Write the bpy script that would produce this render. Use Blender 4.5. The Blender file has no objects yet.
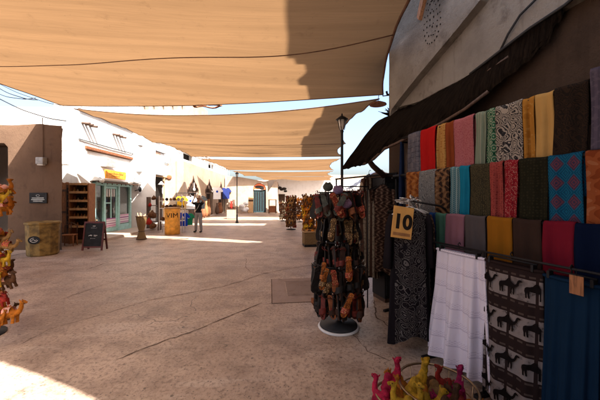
import bpy, bmesh, math, random
from mathutils import Vector, Matrix, noise
S = bpy.context.scene
COL = S.collection
rnd = random.Random(7)
R = math.radians
PI = math.pi

# ------------------------------------------------------------------ node helpers
class E:
    """a value in a shader tree with arithmetic"""
    def __init__(s, t, v): s.t = t; s.v = v
    def _m(s, op, *a, clamp=False):
        n = s.t.nodes.new('ShaderNodeMath'); n.operation = op; n.use_clamp = clamp
        for i, x in enumerate((s,) + a):
            if isinstance(x, E): s.t.links.new(x.v, n.inputs[i])
            else: n.inputs[i].default_value = x
        return E(s.t, n.outputs[0])
    def __add__(s, o): return s._m('ADD', o)
    def __sub__(s, o): return s._m('SUBTRACT', o)
    def __mul__(s, o): return s._m('MULTIPLY', o)
    def __truediv__(s, o): return s._m('DIVIDE', o)
    def sin(s): return s._m('SINE')
    def cos(s): return s._m('COSINE')
    def abs(s): return s._m('ABSOLUTE')
    def gt(s, o): return s._m('GREATER_THAN', o)
    def lt(s, o): return s._m('LESS_THAN', o)
    def fract(s): return s._m('FRACT')
    def max(s, o): return s._m('MAXIMUM', o)
    def min(s, o): return s._m('MINIMUM', o)
    def sstep(s, a, b):
        n = s.t.nodes.new('ShaderNodeMapRange'); n.interpolation_type = 'SMOOTHSTEP'
        s.t.links.new(s.v, n.inputs['Value']); n.inputs['From Min'].default_value = a; n.inputs['From Max'].default_value = b
        return E(s.t, n.outputs[0])

class Mat:
    def __init__(s, name, rough=.85, spec=.3, metal=0.0, sheen=0.0):
        s.m = bpy.data.materials.new(name); s.m.use_nodes = True
        s.t = s.m.node_tree; s.b = s.t.nodes['Principled BSDF']
        s.b.inputs['Roughness'].default_value = rough
        s.b.inputs['Specular IOR Level'].default_value = spec
        s.b.inputs['Metallic'].default_value = metal
        s.b.inputs['Sheen Weight'].default_value = sheen
        tc = s.t.nodes.new('ShaderNodeTexCoord'); s.co = tc.outputs['Object']
    def world(s):
        g = s.t.nodes.new('ShaderNodeNewGeometry'); s.co = g.outputs['Position']; return s
    def xyz(s):
        n = s.t.nodes.new('ShaderNodeSeparateXYZ'); s.t.links.new(s.co, n.inputs[0])
        return [E(s.t, n.outputs[i]) for i in range(3)]
    def vec(s, x, y, z=0.0):
        n = s.t.nodes.new('ShaderNodeCombineXYZ')
        for i, a in enumerate((x, y, z)):
            if isinstance(a, E): s.t.links.new(a.v, n.inputs[i])
            else: n.inputs[i].default_value = a
        return n.outputs[0]
    def noise(s, scale, detail=4, rough=.55, co=None, dist=0.0):
        n = s.t.nodes.new('ShaderNodeTexNoise'); s.t.links.new(co or s.co, n.inputs['Vector'])
        n.inputs['Scale'].default_value = scale; n.inputs['Detail'].default_value = detail
        n.inputs['Roughness'].default_value = rough; n.inputs['Distortion'].default_value = dist
        return E(s.t, n.outputs['Fac'])
    def voro(s, scale, feature='F1', rand=1.0, co=None, out='Distance'):
        n = s.t.nodes.new('ShaderNodeTexVoronoi'); s.t.links.new(co or s.co, n.inputs['Vector'])
        n.feature = feature; n.inputs['Scale'].default_value = scale; n.inputs['Randomness'].default_value = rand
        if out == 'Color': return n.outputs['Color']
        return E(s.t, n.outputs[out])
    def stretch(s, v):
        n = s.t.nodes.new('ShaderNodeMapping'); s.t.links.new(s.co, n.inputs[0]); n.inputs['Scale'].default_value = v
        return n.outputs[0]
    def mix(s, f, a, b):
        n = s.t.nodes.new('ShaderNodeMix'); n.data_type = 'RGBA'
        if isinstance(f, E): s.t.links.new(f.v, n.inputs[0])
        else: n.inputs[0].default_value = f
        for k, c in ((6, a), (7, b)):
            if isinstance(c, tuple): n.inputs[k].default_value = (*c[:3], 1)
            else: s.t.links.new(c, n.inputs[k])
        return n.outputs[2]
    def color(s, c):
        if isinstance(c, tuple): s.b.inputs['Base Color'].default_value = (*c[:3], 1)
        else: s.t.links.new(c, s.b.inputs['Base Color'])
        s.c = c; return s
    def bump(s, h, dist=.01, strength=1.0):
        n = s.t.nodes.new('ShaderNodeBump'); n.inputs['Distance'].default_value = dist; n.inputs['Strength'].default_value = strength
        s.t.links.new(h.v, n.inputs['Height']); s.t.links.new(n.outputs[0], s.b.inputs['Normal']); return s
    def rough(s, e): s.t.links.new(e.v, s.b.inputs['Roughness']); return s

def mul(c, k): return tuple(max(0, x * k) for x in c[:3])
def plain(name, c, rough=.7, spec=.3, metal=0.0, var=.25, scale=9.0, bump=.0, bscale=60.0):
    m = Mat(name, rough, spec, metal)
    n = m.noise(scale, 5)
    m.color(m.mix(n.sstep(.3, .7), mul(c, 1 - var), mul(c, 1 + var * .7)))
    if bump: m.bump(m.noise(bscale, 4), bump)
    return m.m
def plaster(name, c, dark, stain=.5, bump=.02, world=True):
    m = Mat(name, .92, .15)
    if world: m.world()
    big = m.noise(.55, 6, .6); mid = m.noise(3.2, 6, .65); fine = m.noise(38, 5, .7)
    col = m.mix(big.sstep(.38, .68) * stain, c, dark)
    col = m.mix(mid.sstep(.52, .72) * (stain * .7), col, mul(dark, .85))
    st = m.noise(2.3, 5, .6, co=m.stretch((3.2, 3.2, .35)))
    col = m.mix(st.sstep(.55, .75) * (stain * .55), col, mul(dark, .7))
    col = m.mix(fine.sstep(.3, .75) * .25, col, mul(c, .7))
    ck = m.voro(1.1, 'DISTANCE_TO_EDGE', co=None)
    n2 = m.noise(2.0, 3)
    m.color(col)
    m.bump((mid * .8) + (fine * .35) + (m.noise(130, 3) * .15), bump)
    return m.m
def wood(name, c, k=1.0, rough=.6):
    m = Mat(name, rough, .3)
    g = m.noise(14 * k, 6, .6, co=m.stretch((6, 6, .6)), dist=1.0)
    n = m.noise(3 * k, 4)
    col = m.mix(g.sstep(.35, .65), mul(c, .55), mul(c, 1.2))
    col = m.mix(n.sstep(.5, .8) * .5, col, mul(c, .6))
    m.color(col).bump(g, .004)
    return m.m

def fab(name, pat, cols, k=1.0, sheen=.0):
    """woven cloth; pattern laid out in the cloth's own x (across) and z (down)"""
    m = Mat(name, .95, .04, 0, 0.0)
    x, y, z = m.xyz()
    c0 = cols[0]; c1 = cols[1] if len(cols) > 1 else c0; c2 = cols[2] if len(cols) > 2 else c1
    uv = m.vec(x, z, 0.0)
    def sub(v): 
        n = m.t.nodes.new('ShaderNodeVectorMath'); n.operation = 'ADD'; m.t.links.new(uv, n.inputs[0]); m.t.links.new(v, n.inputs[1]); return n.outputs[0]
    if pat == 'plain':
        n = m.noise(5, 4)
        col = m.mix(n, mul(c0, .8), mul(c0, 1.15))
    elif pat == 'check':
        gx = ((x * (20 * k)).fract() - .5).abs(); gz = ((z * (14 * k)).fract() - .5).abs()
        col = m.mix(gx.gt(.42).max(gz.gt(.42)), c0, c1)
        n = m.voro(70 * k, co=uv)
        col = m.mix(n.lt(.3) * .6, col, c2)
        q = m.noise(9, 3, co=uv)
        col = m.mix(q.sstep(.45, .6) * .6, col, c2)
    elif pat == 'dots':
        v = m.voro(42 * k, rand=.35, co=uv); w = m.voro(130 * k, rand=.9, co=uv)
        col = m.mix(v.lt(.33), c0, c1); col = m.mix(w.lt(.28) * .55, col, c2)
    elif pat == 'speckle':
        w = m.voro(110 * k, rand=1, co=uv); n = m.noise(60 * k, 3, co=uv)
        col = m.mix(w.lt(.36), c0, c1); col = m.mix(n.sstep(.55, .62), col, c2)
    elif pat == 'paisley':
        n = m.noise(6 * k, 2, co=uv)
        v = m.voro(9 * k, rand=.55, co=m.vec(x + n * .14, z + n * .18))
        r = (v * 42.0).sin()
        col = m.mix(r.gt(.15), c0, c1)
        col = m.mix(v.lt(.18), col, c2)
        f = m.voro(85 * k, co=uv); col = m.mix(f.lt(.22), col, c0)
    elif pat == 'ogee':
        a = (x * (42 * k)).cos(); b = (z * (24 * k)).cos(); s = (a + b)
        col = m.mix((s * 5.0).sin().gt(.1), c0, c1)
        col = m.mix(s.abs().lt(.16), col, c2)
        f = m.voro(75 * k, co=uv); col = m.mix(f.lt(.25), col, c0)
    elif pat == 'diamond':
        a = ((x * (9.5 * k)).fract() - .5).abs(); b = ((z * (7.0 * k)).fract() - .5).abs(); s = a + b
        ring = (s * 38.0).sin()
        col = m.mix(s.lt(.42), c0, c1)
        col = m.mix(ring.gt(.45) * .75, col, c2)
        f = m.voro(90 * k, co=uv); col = m.mix(f.lt(.22) * .6, col, mul(c2, .5))
    elif pat == 'zig':
        s = (z * (34 * k)) + ((x * (16 * k)).fract() - .5).abs() * 2.0
        fr = s.fract()
        col = m.mix(fr.gt(.5), c0, c1); col = m.mix(((x * (16 * k)).fract() - .5).abs().lt(.09), col, c2)
    elif pat == 'leaf':
        n = m.noise(11 * k, 3, co=uv)
        s = ((x * (60 * k)) + ((z * (46 * k)).sin() * 1.6) + n * 3.0).sin() * ((z * (52 * k)) + n * 6.0).cos()
        col = m.mix(s.gt(.12), c0, c1); col = m.mix(s.lt(-.62), col, c2)
    elif pat == 'stripe':
        col = m.mix((x * (28 * k)).fract().gt(.5), c0, c1)
        f = m.noise(30, 3, co=uv); col = m.mix(f.sstep(.5, .6) * .5, col, c2)
    elif pat == 'lace':
        fz = ((z * 6.0).fract() - .5).abs(); band = fz.gt(.34)
        d = ((x * 260).sin() * (z * 300).sin()).gt(.1)
        col = m.mix(band * d, c0, c1)
        col = m.mix(((z * 6.0).fract() - .85).abs().lt(.03), col, c2)
    elif pat == 'embroid':
        n = m.noise(9 * k, 2, co=uv)
        v = m.voro(11 * k, rand=.7, co=m.vec((x.abs()) + n * .1, z + n * .12))
        r = (v * 46.0).sin().gt(.55)
        ctr = (x.abs().lt(.17 / k)) * m.noise(3, 2, co=uv).gt(.34)
        col = m.mix(r * ctr, c0, c1)
        e = m.voro(60 * k, co=uv); col = m.mix(e.lt(.2) * ctr, col, c2)
    we = (x * 900.0).sin() * (z * 900.0).sin()
    cr = m.noise(7, 4, co=m.vec(x * 1.5, z * .5, y))
    m.color(col); m.bump(cr + we * .02 + m.noise(160, 2) * .08, .012)
    return m.m

# ------------------------------------------------------------------ mesh helpers
class MB:
    def __init__(s): s.b = bmesh.new(); s.mi = 0
    def _f(s, vs, smooth=False):
        try:
            f = s.b.faces.new(vs); f.material_index = s.mi; f.smooth = smooth; return f
        except ValueError: return None
    def box(s, x0, x1, y0, y1, z0, z1, M=None, bev=0.0):
        r = bmesh.ops.create_cube(s.b, size=1)
        vs = r['verts']
        for v in vs:
            v.co = Vector(((x0 + x1) / 2 + v.co.x * (x1 - x0), (y0 + y1) / 2 + v.co.y * (y1 - y0), (z0 + z1) / 2 + v.co.z * (z1 - z0)))
        fs = set(f for v in vs for f in v.link_faces)
        for f in fs: f.material_index = s.mi
        if bev:
            es = set(e for v in vs for e in v.link_edges)
            rr = bmesh.ops.bevel(s.b, geom=list(es), offset=bev, segments=2, affect='EDGES', profile=.5)
            vs = list({v for f in rr['faces'] for v in f.verts} | {v for v in vs if v.is_valid})
            for f in rr['faces']: f.material_index = s.mi
        if M is not None:
            for v in vs: v.co = M @ v.co
        return s
    def tube(s, pts, r, seg=8, cap=True, closed=False, smooth=True, flat=1.0):
        pts = [Vector(p) for p in pts]; n = len(pts)
        rs = r if isinstance(r, (list, tuple)) else [r] * n
        rings = []; up = None
        for i, p in enumerate(pts):
            if closed: t = (pts[(i + 1) % n] - pts[i - 1])
            else: t = pts[min(i + 1, n - 1)] - pts[max(i - 1, 0)]
            if t.length < 1e-9: t = Vector((0, 0, 1))
            t.normalize()
            if up is None:
                up = Vector((0, 0, 1)) if abs(t.z) < .9 else Vector((1, 0, 0))
            a = t.cross(up)
            if a.length < 1e-6: a = t.cross(Vector((0, 1, 0)))
            a.normalize(); b = a.cross(t).normalized(); up = b
            rings.append([s.b.verts.new(p + (a * math.cos(2 * PI * k / seg) + b * math.sin(2 * PI * k / seg) * flat) * rs[i]) for k in range(seg)])
        m = n if closed else n - 1
        for i in range(m):
            A = rings[i]; B = rings[(i + 1) % n]
            for k in range(seg): s._f((A[k], B[k], B[(k + 1) % seg], A[(k + 1) % seg]), smooth)
        if cap and not closed:
            s._f(rings[0]); s._f(list(reversed(rings[-1])))
        return s
    def lathe(s, prof, seg=24, c=(0, 0, 0), smooth=True, sx=1, sy=1, cap=True):
        rings = [[s.b.verts.new((c[0] + r * sx * math.cos(2 * PI * k / seg), c[1] + r * sy * math.sin(2 * PI * k / seg), c[2] + z)) for k in range(seg)] for r, z in prof]
        for A, B in zip(rings, rings[1:]):
            for k in range(seg): s._f((A[k], A[(k + 1) % seg], B[(k + 1) % seg], B[k]), smooth)
        if cap: s._f(list(reversed(rings[0]))); s._f(rings[-1])
        return s
    def grid(s, fn, nu, nv, thick=0.0, smooth=True, closed=False, mi=None):
        g = [[s.b.verts.new(fn(i / nu, j / nv)) for j in range(nv + 1)] for i in range(nu + (0 if closed else 1))]
        n = len(g)
        for i in range(nu):
            for j in range(nv):
                f = s._f((g[i][j], g[(i + 1) % n][j], g[(i + 1) % n][j + 1], g[i][j + 1]), smooth)
                if mi and f: f.material_index = mi(i / nu, j / nv)
        return s
    def blob(s, c, rx, ry, rz, seg=12, rings=8, M=None):
        r = bmesh.ops.create_uvsphere(s.b, u_segments=seg, v_segments=rings, radius=1)
        for v in r['verts']:
            p = Vector((v.co.x * rx, v.co.y * ry, v.co.z * rz))
            if M is not None: p = M @ p
            v.co = p + Vector(c)
        for f in {f for v in r['verts'] for f in v.link_faces}: f.material_index = s.mi; f.smooth = True
        return s
    def prism(s, poly, holes=(), axis='x', d0=0.0, d1=.1):
        """flat polygon with holes, extruded along one axis. poly points are (a, b)."""
        def P(a, b, d):
            return {'x': (d, a, b), 'y': (a, d, b), 'z': (a, b, d)}[axis]
        bb = bmesh.new(); loops = []
        for lp in [poly] + list(holes):
            vs = [bb.verts.new(P(a, b, d0)) for a, b in lp]; loops.append(vs)
            for i in range(len(vs)): bb.edges.new((vs[i], vs[(i + 1) % len(vs)]))
        bmesh.ops.triangle_fill(bb, use_beauty=True, use_dissolve=False, edges=bb.edges[:])
        mp = {}
        for v in bb.verts:
            q = list(v.co); q[{'x': 0, 'y': 1, 'z': 2}[axis]] = d1
            mp[v] = (s.b.verts.new(v.co), s.b.verts.new(q))
        for f in bb.faces:
            s._f([mp[v][0] for v in f.verts]); s._f([mp[v][1] for v in reversed(f.verts)])
        for vs in loops:
            for i in range(len(vs)):
                a, b = vs[i], vs[(i + 1) % len(vs)]
                s._f((mp[a][0], mp[b][0], mp[b][1], mp[a][1]))
        bb.free()
        return s
    def xf(s, M):
        for v in s.b.verts: v.co = M @ v.co
        return s
    def mesh(s, name, mats, recalc=True, subdiv=None):
        if recalc: bmesh.ops.recalc_face_normals(s.b, faces=s.b.faces[:])
        me = bpy.data.meshes.new(name); s.b.to_mesh(me); s.b.free()
        for m in (mats if isinstance(mats, (list, tuple)) else [mats]): me.materials.append(m)
        return me

def frame(loc, rz=0.0): return Matrix.Translation(Vector(loc)) @ Matrix.Rotation(rz, 4, 'Z')
def thing(name, label, cat, loc=(0, 0, 0), rz=0.0, group=None, rot=None):
    o = bpy.data.objects.new(name, None); COL.objects.link(o); o.empty_display_size = .2
    o.location = loc; o.rotation_euler = rot if rot else (0, 0, rz)
    o['label'] = label; o['category'] = cat
    if group: o['group'] = group
    return o
def part(name, mb, mats, parent, label=None, recalc=True, loc=None):
    me = mb.mesh(name, mats, recalc) if isinstance(mb, MB) else mb
    o = bpy.data.objects.new(name, me); COL.objects.link(o); o.parent = parent
    if loc: o.location = loc
    if label: o['label'] = label
    return o
def split_part(name, mb, mats, parent, label=None):
    """each loose piece of the mesh becomes a part of its own"""
    seen = set(); mb.b.verts.ensure_lookup_table(); isl = []
    for v in mb.b.verts:
        if v in seen: continue
        st = [v]; seen.add(v); grp = []
        while st:
            q = st.pop(); grp.append(q)
            for ed in q.link_edges:
                w = ed.other_vert(q)
                if w not in seen: seen.add(w); st.append(w)
        isl.append(grp)
    for grp in isl:
        n = MB(); mp = {v: n.b.verts.new(v.co) for v in grp}
        for fc in {fc for v in grp for fc in v.link_faces}: n._f([mp[v] for v in fc.verts], fc.smooth)
        part(name, n, mats, parent, label)
def solo(name, mb, mats, label, cat, loc=(0, 0, 0), rz=0.0, group=None, kind=None, recalc=True, rot=None):
    me = mb.mesh(name, mats, recalc) if isinstance(mb, MB) else mb
    o = bpy.data.objects.new(name, me); COL.objects.link(o); o.location = loc; o.rotation_euler = rot if rot else (0, 0, rz)
    if kind: o['kind'] = kind
    if label: o['label'] = label
    if cat: o['category'] = cat
    if group: o['group'] = group
    return o
def copy_tree(o, parent=None):
    c = o.copy(); COL.objects.link(c)
    if parent: c.parent = parent
    for ch in list(o.children): copy_tree(ch, c)
    return c
def text_mesh(txt, size, depth, mat, align='CENTER', bold=0.0):
    cu = bpy.data.curves.new('lettering', 'FONT'); cu.body = txt; cu.size = size; cu.extrude = depth; cu.align_x = align; cu.align_y = 'CENTER'; cu.offset = bold
    o = bpy.data.objects.new('lettering_tmp', cu); COL.objects.link(o)
    dg = bpy.context.evaluated_depsgraph_get()
    me = bpy.data.meshes.new_from_object(o.evaluated_get(dg)); me.materials.clear(); me.materials.append(mat)
    bpy.data.objects.remove(o); bpy.data.curves.remove(cu)
    return me

F = 283.0; CX = 300.0; HY = 197.0; H0 = 1.7; A = R(18.6); CA = math.cos(A); SA = math.sin(A)
def at(px, py, d): return Vector(((px - CX) / F * d, d, H0 - (py - HY) / F * d))
def gnd(px, py, z=0.0):
    d = F * (H0 - z) / (py - HY); return Vector(((px - CX) / F * d, d, z))
# right-hand row of stalls: its own axes, turned 18.6 degrees against the camera
RM = Matrix.Rotation(A, 4, 'Z')
def rw(x, y, z): return RM @ Vector((x, y, z))
def rpt(px, py, xw):
    t = (px - CX) / F; d = xw / (SA + CA * t)
    return d * (CA - SA * t), H0 - (py - HY) / F * d       # y', z
# left-hand facade line
LA = math.atan(.035)
LO = Vector((-8.58, 10.9, 0.0))
LM = Matrix.Translation(LO) @ Matrix.Rotation(LA, 4, 'Z')
def lpt(px, py, off=0.0):
    d = (8.2 - off) / (-(px - CX) / F - .035); return (d - 10.9), H0 - (py - HY) / F * d   # s along the facade, z
# ------------------------------------------------------------------ materials
m_brownplaster = plaster('brown_plaster', (.135, .082, .052), (.08, .047, .03), .8, .03)
m_white = plaster('white_render', (.60, .58, .555), (.40, .365, .33), .55, .02)
m_tan = plaster('tan_render', (.40, .31, .235), (.27, .195, .14), .7, .03)
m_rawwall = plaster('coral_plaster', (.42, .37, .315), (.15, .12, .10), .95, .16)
m_rawdark = plaster('shade_toned_plaster', (.066, .042, .029), (.038, .025, .017), .8, .05)  # lower wall's near-black tone: shade under the awning put into the colour
m_grey = plaster('grey_render', (.48, .47, .48), (.36, .34, .35), .5, .02)
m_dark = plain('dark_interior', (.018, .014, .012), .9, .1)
m_teal = plain('teal_paint', (.36, .64, .62), .5, .4, var=.12)
m_mint = plain('mint_paint', (.58, .76, .72), .8, .2, var=.06, bump=.003)
m_black = plain('black_iron', (.014, .013, .014), .55, .2)
m_chrome = plain('worn_steel', (.45, .43, .42), .32, .5, metal=.9, var=.15)
m_wire = plain('brass_wire', (.30, .22, .13), .35, .5, metal=.8, var=.2)
m_rubber = plain('cable_rubber', (.02, .02, .022), .6)
m_woodo = wood('orange_brown_wood', (.30, .125, .05))
m_woodl = wood('light_wood', (.55, .34, .17))
m_woodd = wood('dark_carved_wood', (.085, .045, .028))
m_red = plain('red_painted_wood', (.10, .022, .018), .6, var=.3)
m_board = plain('chalkboard_black', (.02, .021, .022), .8, .2, var=.4, scale=6)
m_chalk = plain('chalk_white', (.75, .75, .73), .9)
m_orange = plain('orange_sign_paint', (.78, .33, .04), .5)
m_yelbox = plain('orange_painted_drum', (.66, .30, .045), .55, var=.25, scale=6)
m_glass = Mat('shop_glass', .06, .6); m_glass.color((.05, .065, .065)); m_glass.b.inputs['Alpha'].default_value = .45; m_glass = m_glass.m
m_rust = plain('rusted_metal', (.22, .085, .04), .8, .2, var=.5, scale=20)
m_concrete = plaster('pale_kerb_stone', (.52, .46, .40), (.40, .34, .29), .5, .01)
m_white_p = plain('white_paint', (.66, .65, .63), .6, var=.06)
m_grille = plain('grey_grille', (.30, .30, .30), .6)
m_lamp = Mat('lantern_glass', .3, .5); m_lamp.color((.62, .60, .56)); m_lamp = m_lamp.m

def ground_mat():
    m = Mat('worn_stamped_concrete', .8, .25).world()
    big = m.noise(.33, 6, .62); mid = m.noise(2.0, 7, .66); fine = m.noise(26, 6, .72); grit = m.voro(75, rand=1)
    streak = m.noise(1.2, 6, .65, co=m.stretch((.5, 2.2, 1)), dist=.8)
    c = m.mix(big.sstep(.32, .68), (.33, .228, .165), (.56, .425, .325))
    c = m.mix(mid.sstep(.42, .66) * .60, c, (.165, .108, .078))
    c = m.mix(streak.sstep(.52, .68) * .50, c, (.54, .44, .37))
    c = m.mix(fine.sstep(.48, .64) * .6, c, (.11, .07, .05)); c = m.mix(m.noise(5.5, 6, .75).sstep(.56, .66) * .45, c, (.15, .10, .075))
    c = m.mix(m.noise(11, 5, .7).sstep(.60, .68) * .5, c, (.09, .058, .042))
    c = m.mix(m.voro(17, rand=1).lt(.13) * m.noise(1.5, 3).gt(.42) * .8, c, (.06, .04, .03)); c = m.mix(grit.lt(.13) * .6, c, (.07, .045, .035))
    sp = m.voro(3.1, rand=1); c = m.mix(sp.lt(.045) * .75, c, (.06, .04, .03))
    w = m.noise(1.7, 5, .6)
    g = m.t.nodes.new('ShaderNodeVectorMath'); g.operation = 'MULTIPLY_ADD'
    cn = m.t.nodes.new('ShaderNodeTexNoise'); cn.inputs['Scale'].default_value = 2.2; cn.inputs['Detail'].default_value = 4; m.t.links.new(m.co, cn.inputs[0])
    m.t.links.new(cn.outputs['Color'], g.inputs[0]); g.inputs[1].default_value = (.55, .55, 0); m.t.links.new(m.co, g.inputs[2])
    ck = m.voro(.36, 'DISTANCE_TO_EDGE', co=g.outputs[0])
    thin = ck.lt(.0022) * m.noise(.8, 3).gt(.56)
    c = m.mix(thin * .8, c, (.06, .04, .03))
    m.color(c)
    m.bump(mid * .9 + fine * .45 + grit.min(.3) * .4 - thin * .6, .022)
    m.rough(fine.sstep(.2, .8) * .25 + big * .30 + .12); m.b.inputs['Specular IOR Level'].default_value = .5
    return m.m
m_ground = ground_mat()

def sail_mat(name, c):
    m = Mat(name, .85, .1)
    x, y, z = m.xyz()
    band = m.noise(1.0, 5, .6, co=m.stretch((.12, 2.6, .5)))
    fine = m.noise(1.0, 3, .6, co=m.stretch((1.2, 60, 1)))
    blot = m.noise(.9, 5, .65)
    col = m.mix(band.sstep(.35, .65) * .6, c, mul(c, .70))
    col = m.mix(fine.sstep(.4, .7) * .4, col, mul(c, .66)); dirt = m.noise(2.6, 6, .7); col = m.mix(dirt.sstep(.56, .72) * .4, col, mul(c, .5)); gr = m.voro(9, rand=1); col = m.mix(gr.lt(.06) * .5, col, mul(c, .3))
    col = m.mix(blot.sstep(.52, .75) * .35, col, mul(c, .78))
    sp = m.voro(2.2, rand=1); col = m.mix(sp.lt(.03) * .5, col, mul(c, .45))
    m.color(col)
    m.bump(m.noise(1.0, 4, .6, co=m.stretch((.35, 4, 1))), .05)
    tr = m.t.nodes.new('ShaderNodeBsdfTranslucent'); m.t.links.new(col, tr.inputs[0])
    mx = m.t.nodes.new('ShaderNodeMixShader'); mx.inputs[0].default_value = .60; m.color(m.mix(.45, col, (0.02, .01, .004)))
    out = m.t.nodes['Material Output']
    m.t.links.new(m.b.outputs[0], mx.inputs[1]); m.t.links.new(tr.outputs[0], mx.inputs[2]); m.t.links.new(mx.outputs[0], out.inputs[0])
    return m.m
m_sail = sail_mat('tan_sailcloth', (.178, .098, .046))
m_seam = plain('sail_hem', (.12, .06, .035), .8)

# ------------------------------------------------------------------ ground
def ground_z(x, y): return 0.0
mb = MB()
def gfn(u, v):
    x = -400 + 800 * u; y = -300 + 900 * v
    return Vector((x, y, 0))
mb.grid(gfn, 40, 40)
g = solo('ground', mb, m_ground, 'worn pinkish brown concrete floor of the open lane', None, kind='structure')
# cracks in the floor, each an open hairline with its own wandering course
m_crack = plain('crack_shadow', (.13, .09, .068), .95, .1, var=.5, scale=30)
def crack(pts, w, seed):
    r = random.Random(seed); P = [gnd(*p) for p in pts]; out = []
    for a, b in zip(P, P[1:]):
        n = max(3, int((b - a).length / .07))
        for i in range(n): out.append(a.lerp(b, i / n) + Vector((r.uniform(-1, 1), r.uniform(-1, 1), 0)) * .014)
    out.append(P[-1]); m = MB(); prev = None
    for i, p in enumerate(out):
        t = (out[min(i + 1, len(out) - 1)] - out[max(i - 1, 0)]).normalized(); nn = Vector((-t.y, t.x, 0)) * w * r.uniform(.25, 1.0) * (.3 if i in (0, len(out) - 1) else 1)
        cur = (m.b.verts.new(p + nn + Vector((0, 0, .004))), m.b.verts.new(p - nn + Vector((0, 0, .004))))
        if prev: m._f((prev[0], cur[0], cur[1], prev[1]))
        prev = cur
    solo('paving_crack', m, m_crack, 'thin dark crack wandering across the worn floor', None, kind='structure')
for i, (pts, w) in enumerate([
    ([(168, 297), (200, 291), (222, 287), (245, 280), (262, 274), (282, 270), (318, 264)], .010),
    ([(114, 361), (150, 346), (200, 329), (222, 319), (262, 303)], .012),
    ([(246, 258), (246, 268), (250, 272), (270, 274)], .006),
    ([(60, 300), (100, 286), (140, 273), (170, 262)], .007),
    ([(20, 345), (48, 330), (90, 318), (150, 300), (168, 297)], .006),
    ([(86, 270), (103, 264), (118, 259)], .009),
    ([(392, 330), (384, 322), (376, 318), (374, 300)], .012),
    ([(355, 300), (350, 330), (368, 352), (392, 362)], .006)]): crack(pts, w, i)
# utility cover let into the floor
cv = thing('utility_cover', 'square concrete utility cover with a wide border, let into the floor beside the sandal stand', 'utility cover', gnd(291, 288) + Vector((0.12, 0, 0)), R(6))
m_cover = plaster('cover_concrete', (.40, .31, .265), (.22, .16, .13), .7, .03); m_lid = plaster('cover_lid', (.33, .25, .21), (.18, .13, .10), .7, .04)
mb = MB(); mb.prism([(-.47, -.72), (.62, -.72), (.62, .60), (-.47, .60)], [[(-.22, -.42), (.50, -.42), (.50, .42), (-.22, .42)]], 'z', -.02, .006); part('border', mb, m_cover, cv)
mb = MB(); mb.box(-.205, .485, -.405, .405, -.02, .004); part('lid', mb, m_lid, cv)
mb = MB(); mb.prism([(-.485, -.735), (.635, -.735), (.635, .615), (-.485, .615)], [[(-.47, -.72), (.62, -.72), (.62, .60), (-.47, .60)]], 'z', -.02, .003); part('joint', mb, m_crack, cv)

# raised pavement along the left-hand shops
mb = MB(); mb.box(-8.2, 1.15, -.4, 30, -.03, .11, bev=.02); mb.xf(LM)
solo('pavement', mb, plaster('pavement_stone', (.46, .38, .31), (.36, .28, .22), .5, .015), 'pale raised pavement in front of the left hand shops', None, kind='structure')

# ------------------------------------------------------------------ sails
def sail(name, label, fl, fr, rr, rl, sag, cf, cr, cl, crr, seams, seed, ripple=.022, wrink=.007):
    """fl, fr, rr, rl: corners (near-left, near-right, far-right, far-left); c*: how far each edge pulls in"""
    fl, fr, rr, rl = map(Vector, (fl, fr, rr, rl)); r = random.Random(seed)
    def P(u, v):
        a = fl.lerp(fr, u); b = rl.lerp(rr, u); p = a.lerp(b, v)
        ax = (b - a).normalized()
        e = 4 * u * (1 - u); p = p + ax * (cf * e * (1 - v) ** 2 - cr * e * v ** 2)
        l = fl.lerp(rl, v); q = fr.lerp(rr, v); bx = (q - l).normalized(); ev = 4 * v * (1 - v)
        p = p + bx * (cl * ev * (1 - u) ** 2 - crr * ev * u ** 2)
        p.z -= sag * (16 * u * (1 - u) * v * (1 - v)) * .7 + sag * .35 * e
        k = noise.noise(Vector((u * 3 + seed, v * 11, 0))) * ripple * 4 * min(1, 6 * min(v, 1 - v) + .2)
        d = min(math.hypot(u, v), math.hypot(1 - u, v), math.hypot(u, 1 - v), math.hypot(1 - u, 1 - v))
        k += math.sin(math.atan2(v if v < .5 else 1 - v, u if u < .5 else 1 - u) * 22) * wrink * max(0, 1 - d * 3.5)
        p.z += k
        return p
    c = (fl + fr + rr + rl) / 4; Pl = lambda u, v: P(u, v) - c
    t = thing(name, label, 'shade sail', c, group='shade sails strung over the lane')
    mb = MB(); mb.grid(Pl, 44, 32); part('sailcloth', mb, m_sail, t, recalc=False)
    for k, pts in enumerate(([Pl(i / 44, 0) for i in range(45)], [Pl(i / 44, 1) for i in range(45)], [Pl(0, i / 32) for i in range(33)], [Pl(1, i / 32) for i in range(33)])):
        mb = MB(); mb.tube(pts, .022, 6, flat=.6); part('hem', mb, m_seam, t)
    for sv in seams:
        mb = MB(); mb.tube([Pl(i / 44, sv + .05 * (1 - i / 44) + .01 * math.sin(i * .2)) + Vector((0, 0, -.008)) for i in range(45)], .014, 6, flat=.5); part('seam', mb, m_seam, t)
    return P
sail('shade_sail', 'large tan shade sail right overhead, nearest to us, with one dark seam', (-10.5, -1.7, 5.3), (2.3, -1.6, 4.3), (2.02, 6.9, 4.2), (-7.9, 9.4, 4.74), .18, 1.9, -.15, .12, .75, [.70], 1)
sail('shade_sail', 'second tan shade sail, whose near edge borders the long sliver of sky', (-7.55, 9.45, 4.65), (2.0, 7.15, 4.18), (2.2, 13.7, 4.3), (-7.3, 14.0, 4.40), .26, .75, -.1, .25, .5, [], 2)
sail('shade_sail', 'third tan shade sail, between the second sail and the thin white gap', (-7.5, 15.1, 4.60), (2.4, 14.9, 4.50), (2.7, 17.8, 4.25), (-7.0, 18.2, 4.3), .16, .15, .1, .2, .4, [], 3)
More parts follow.
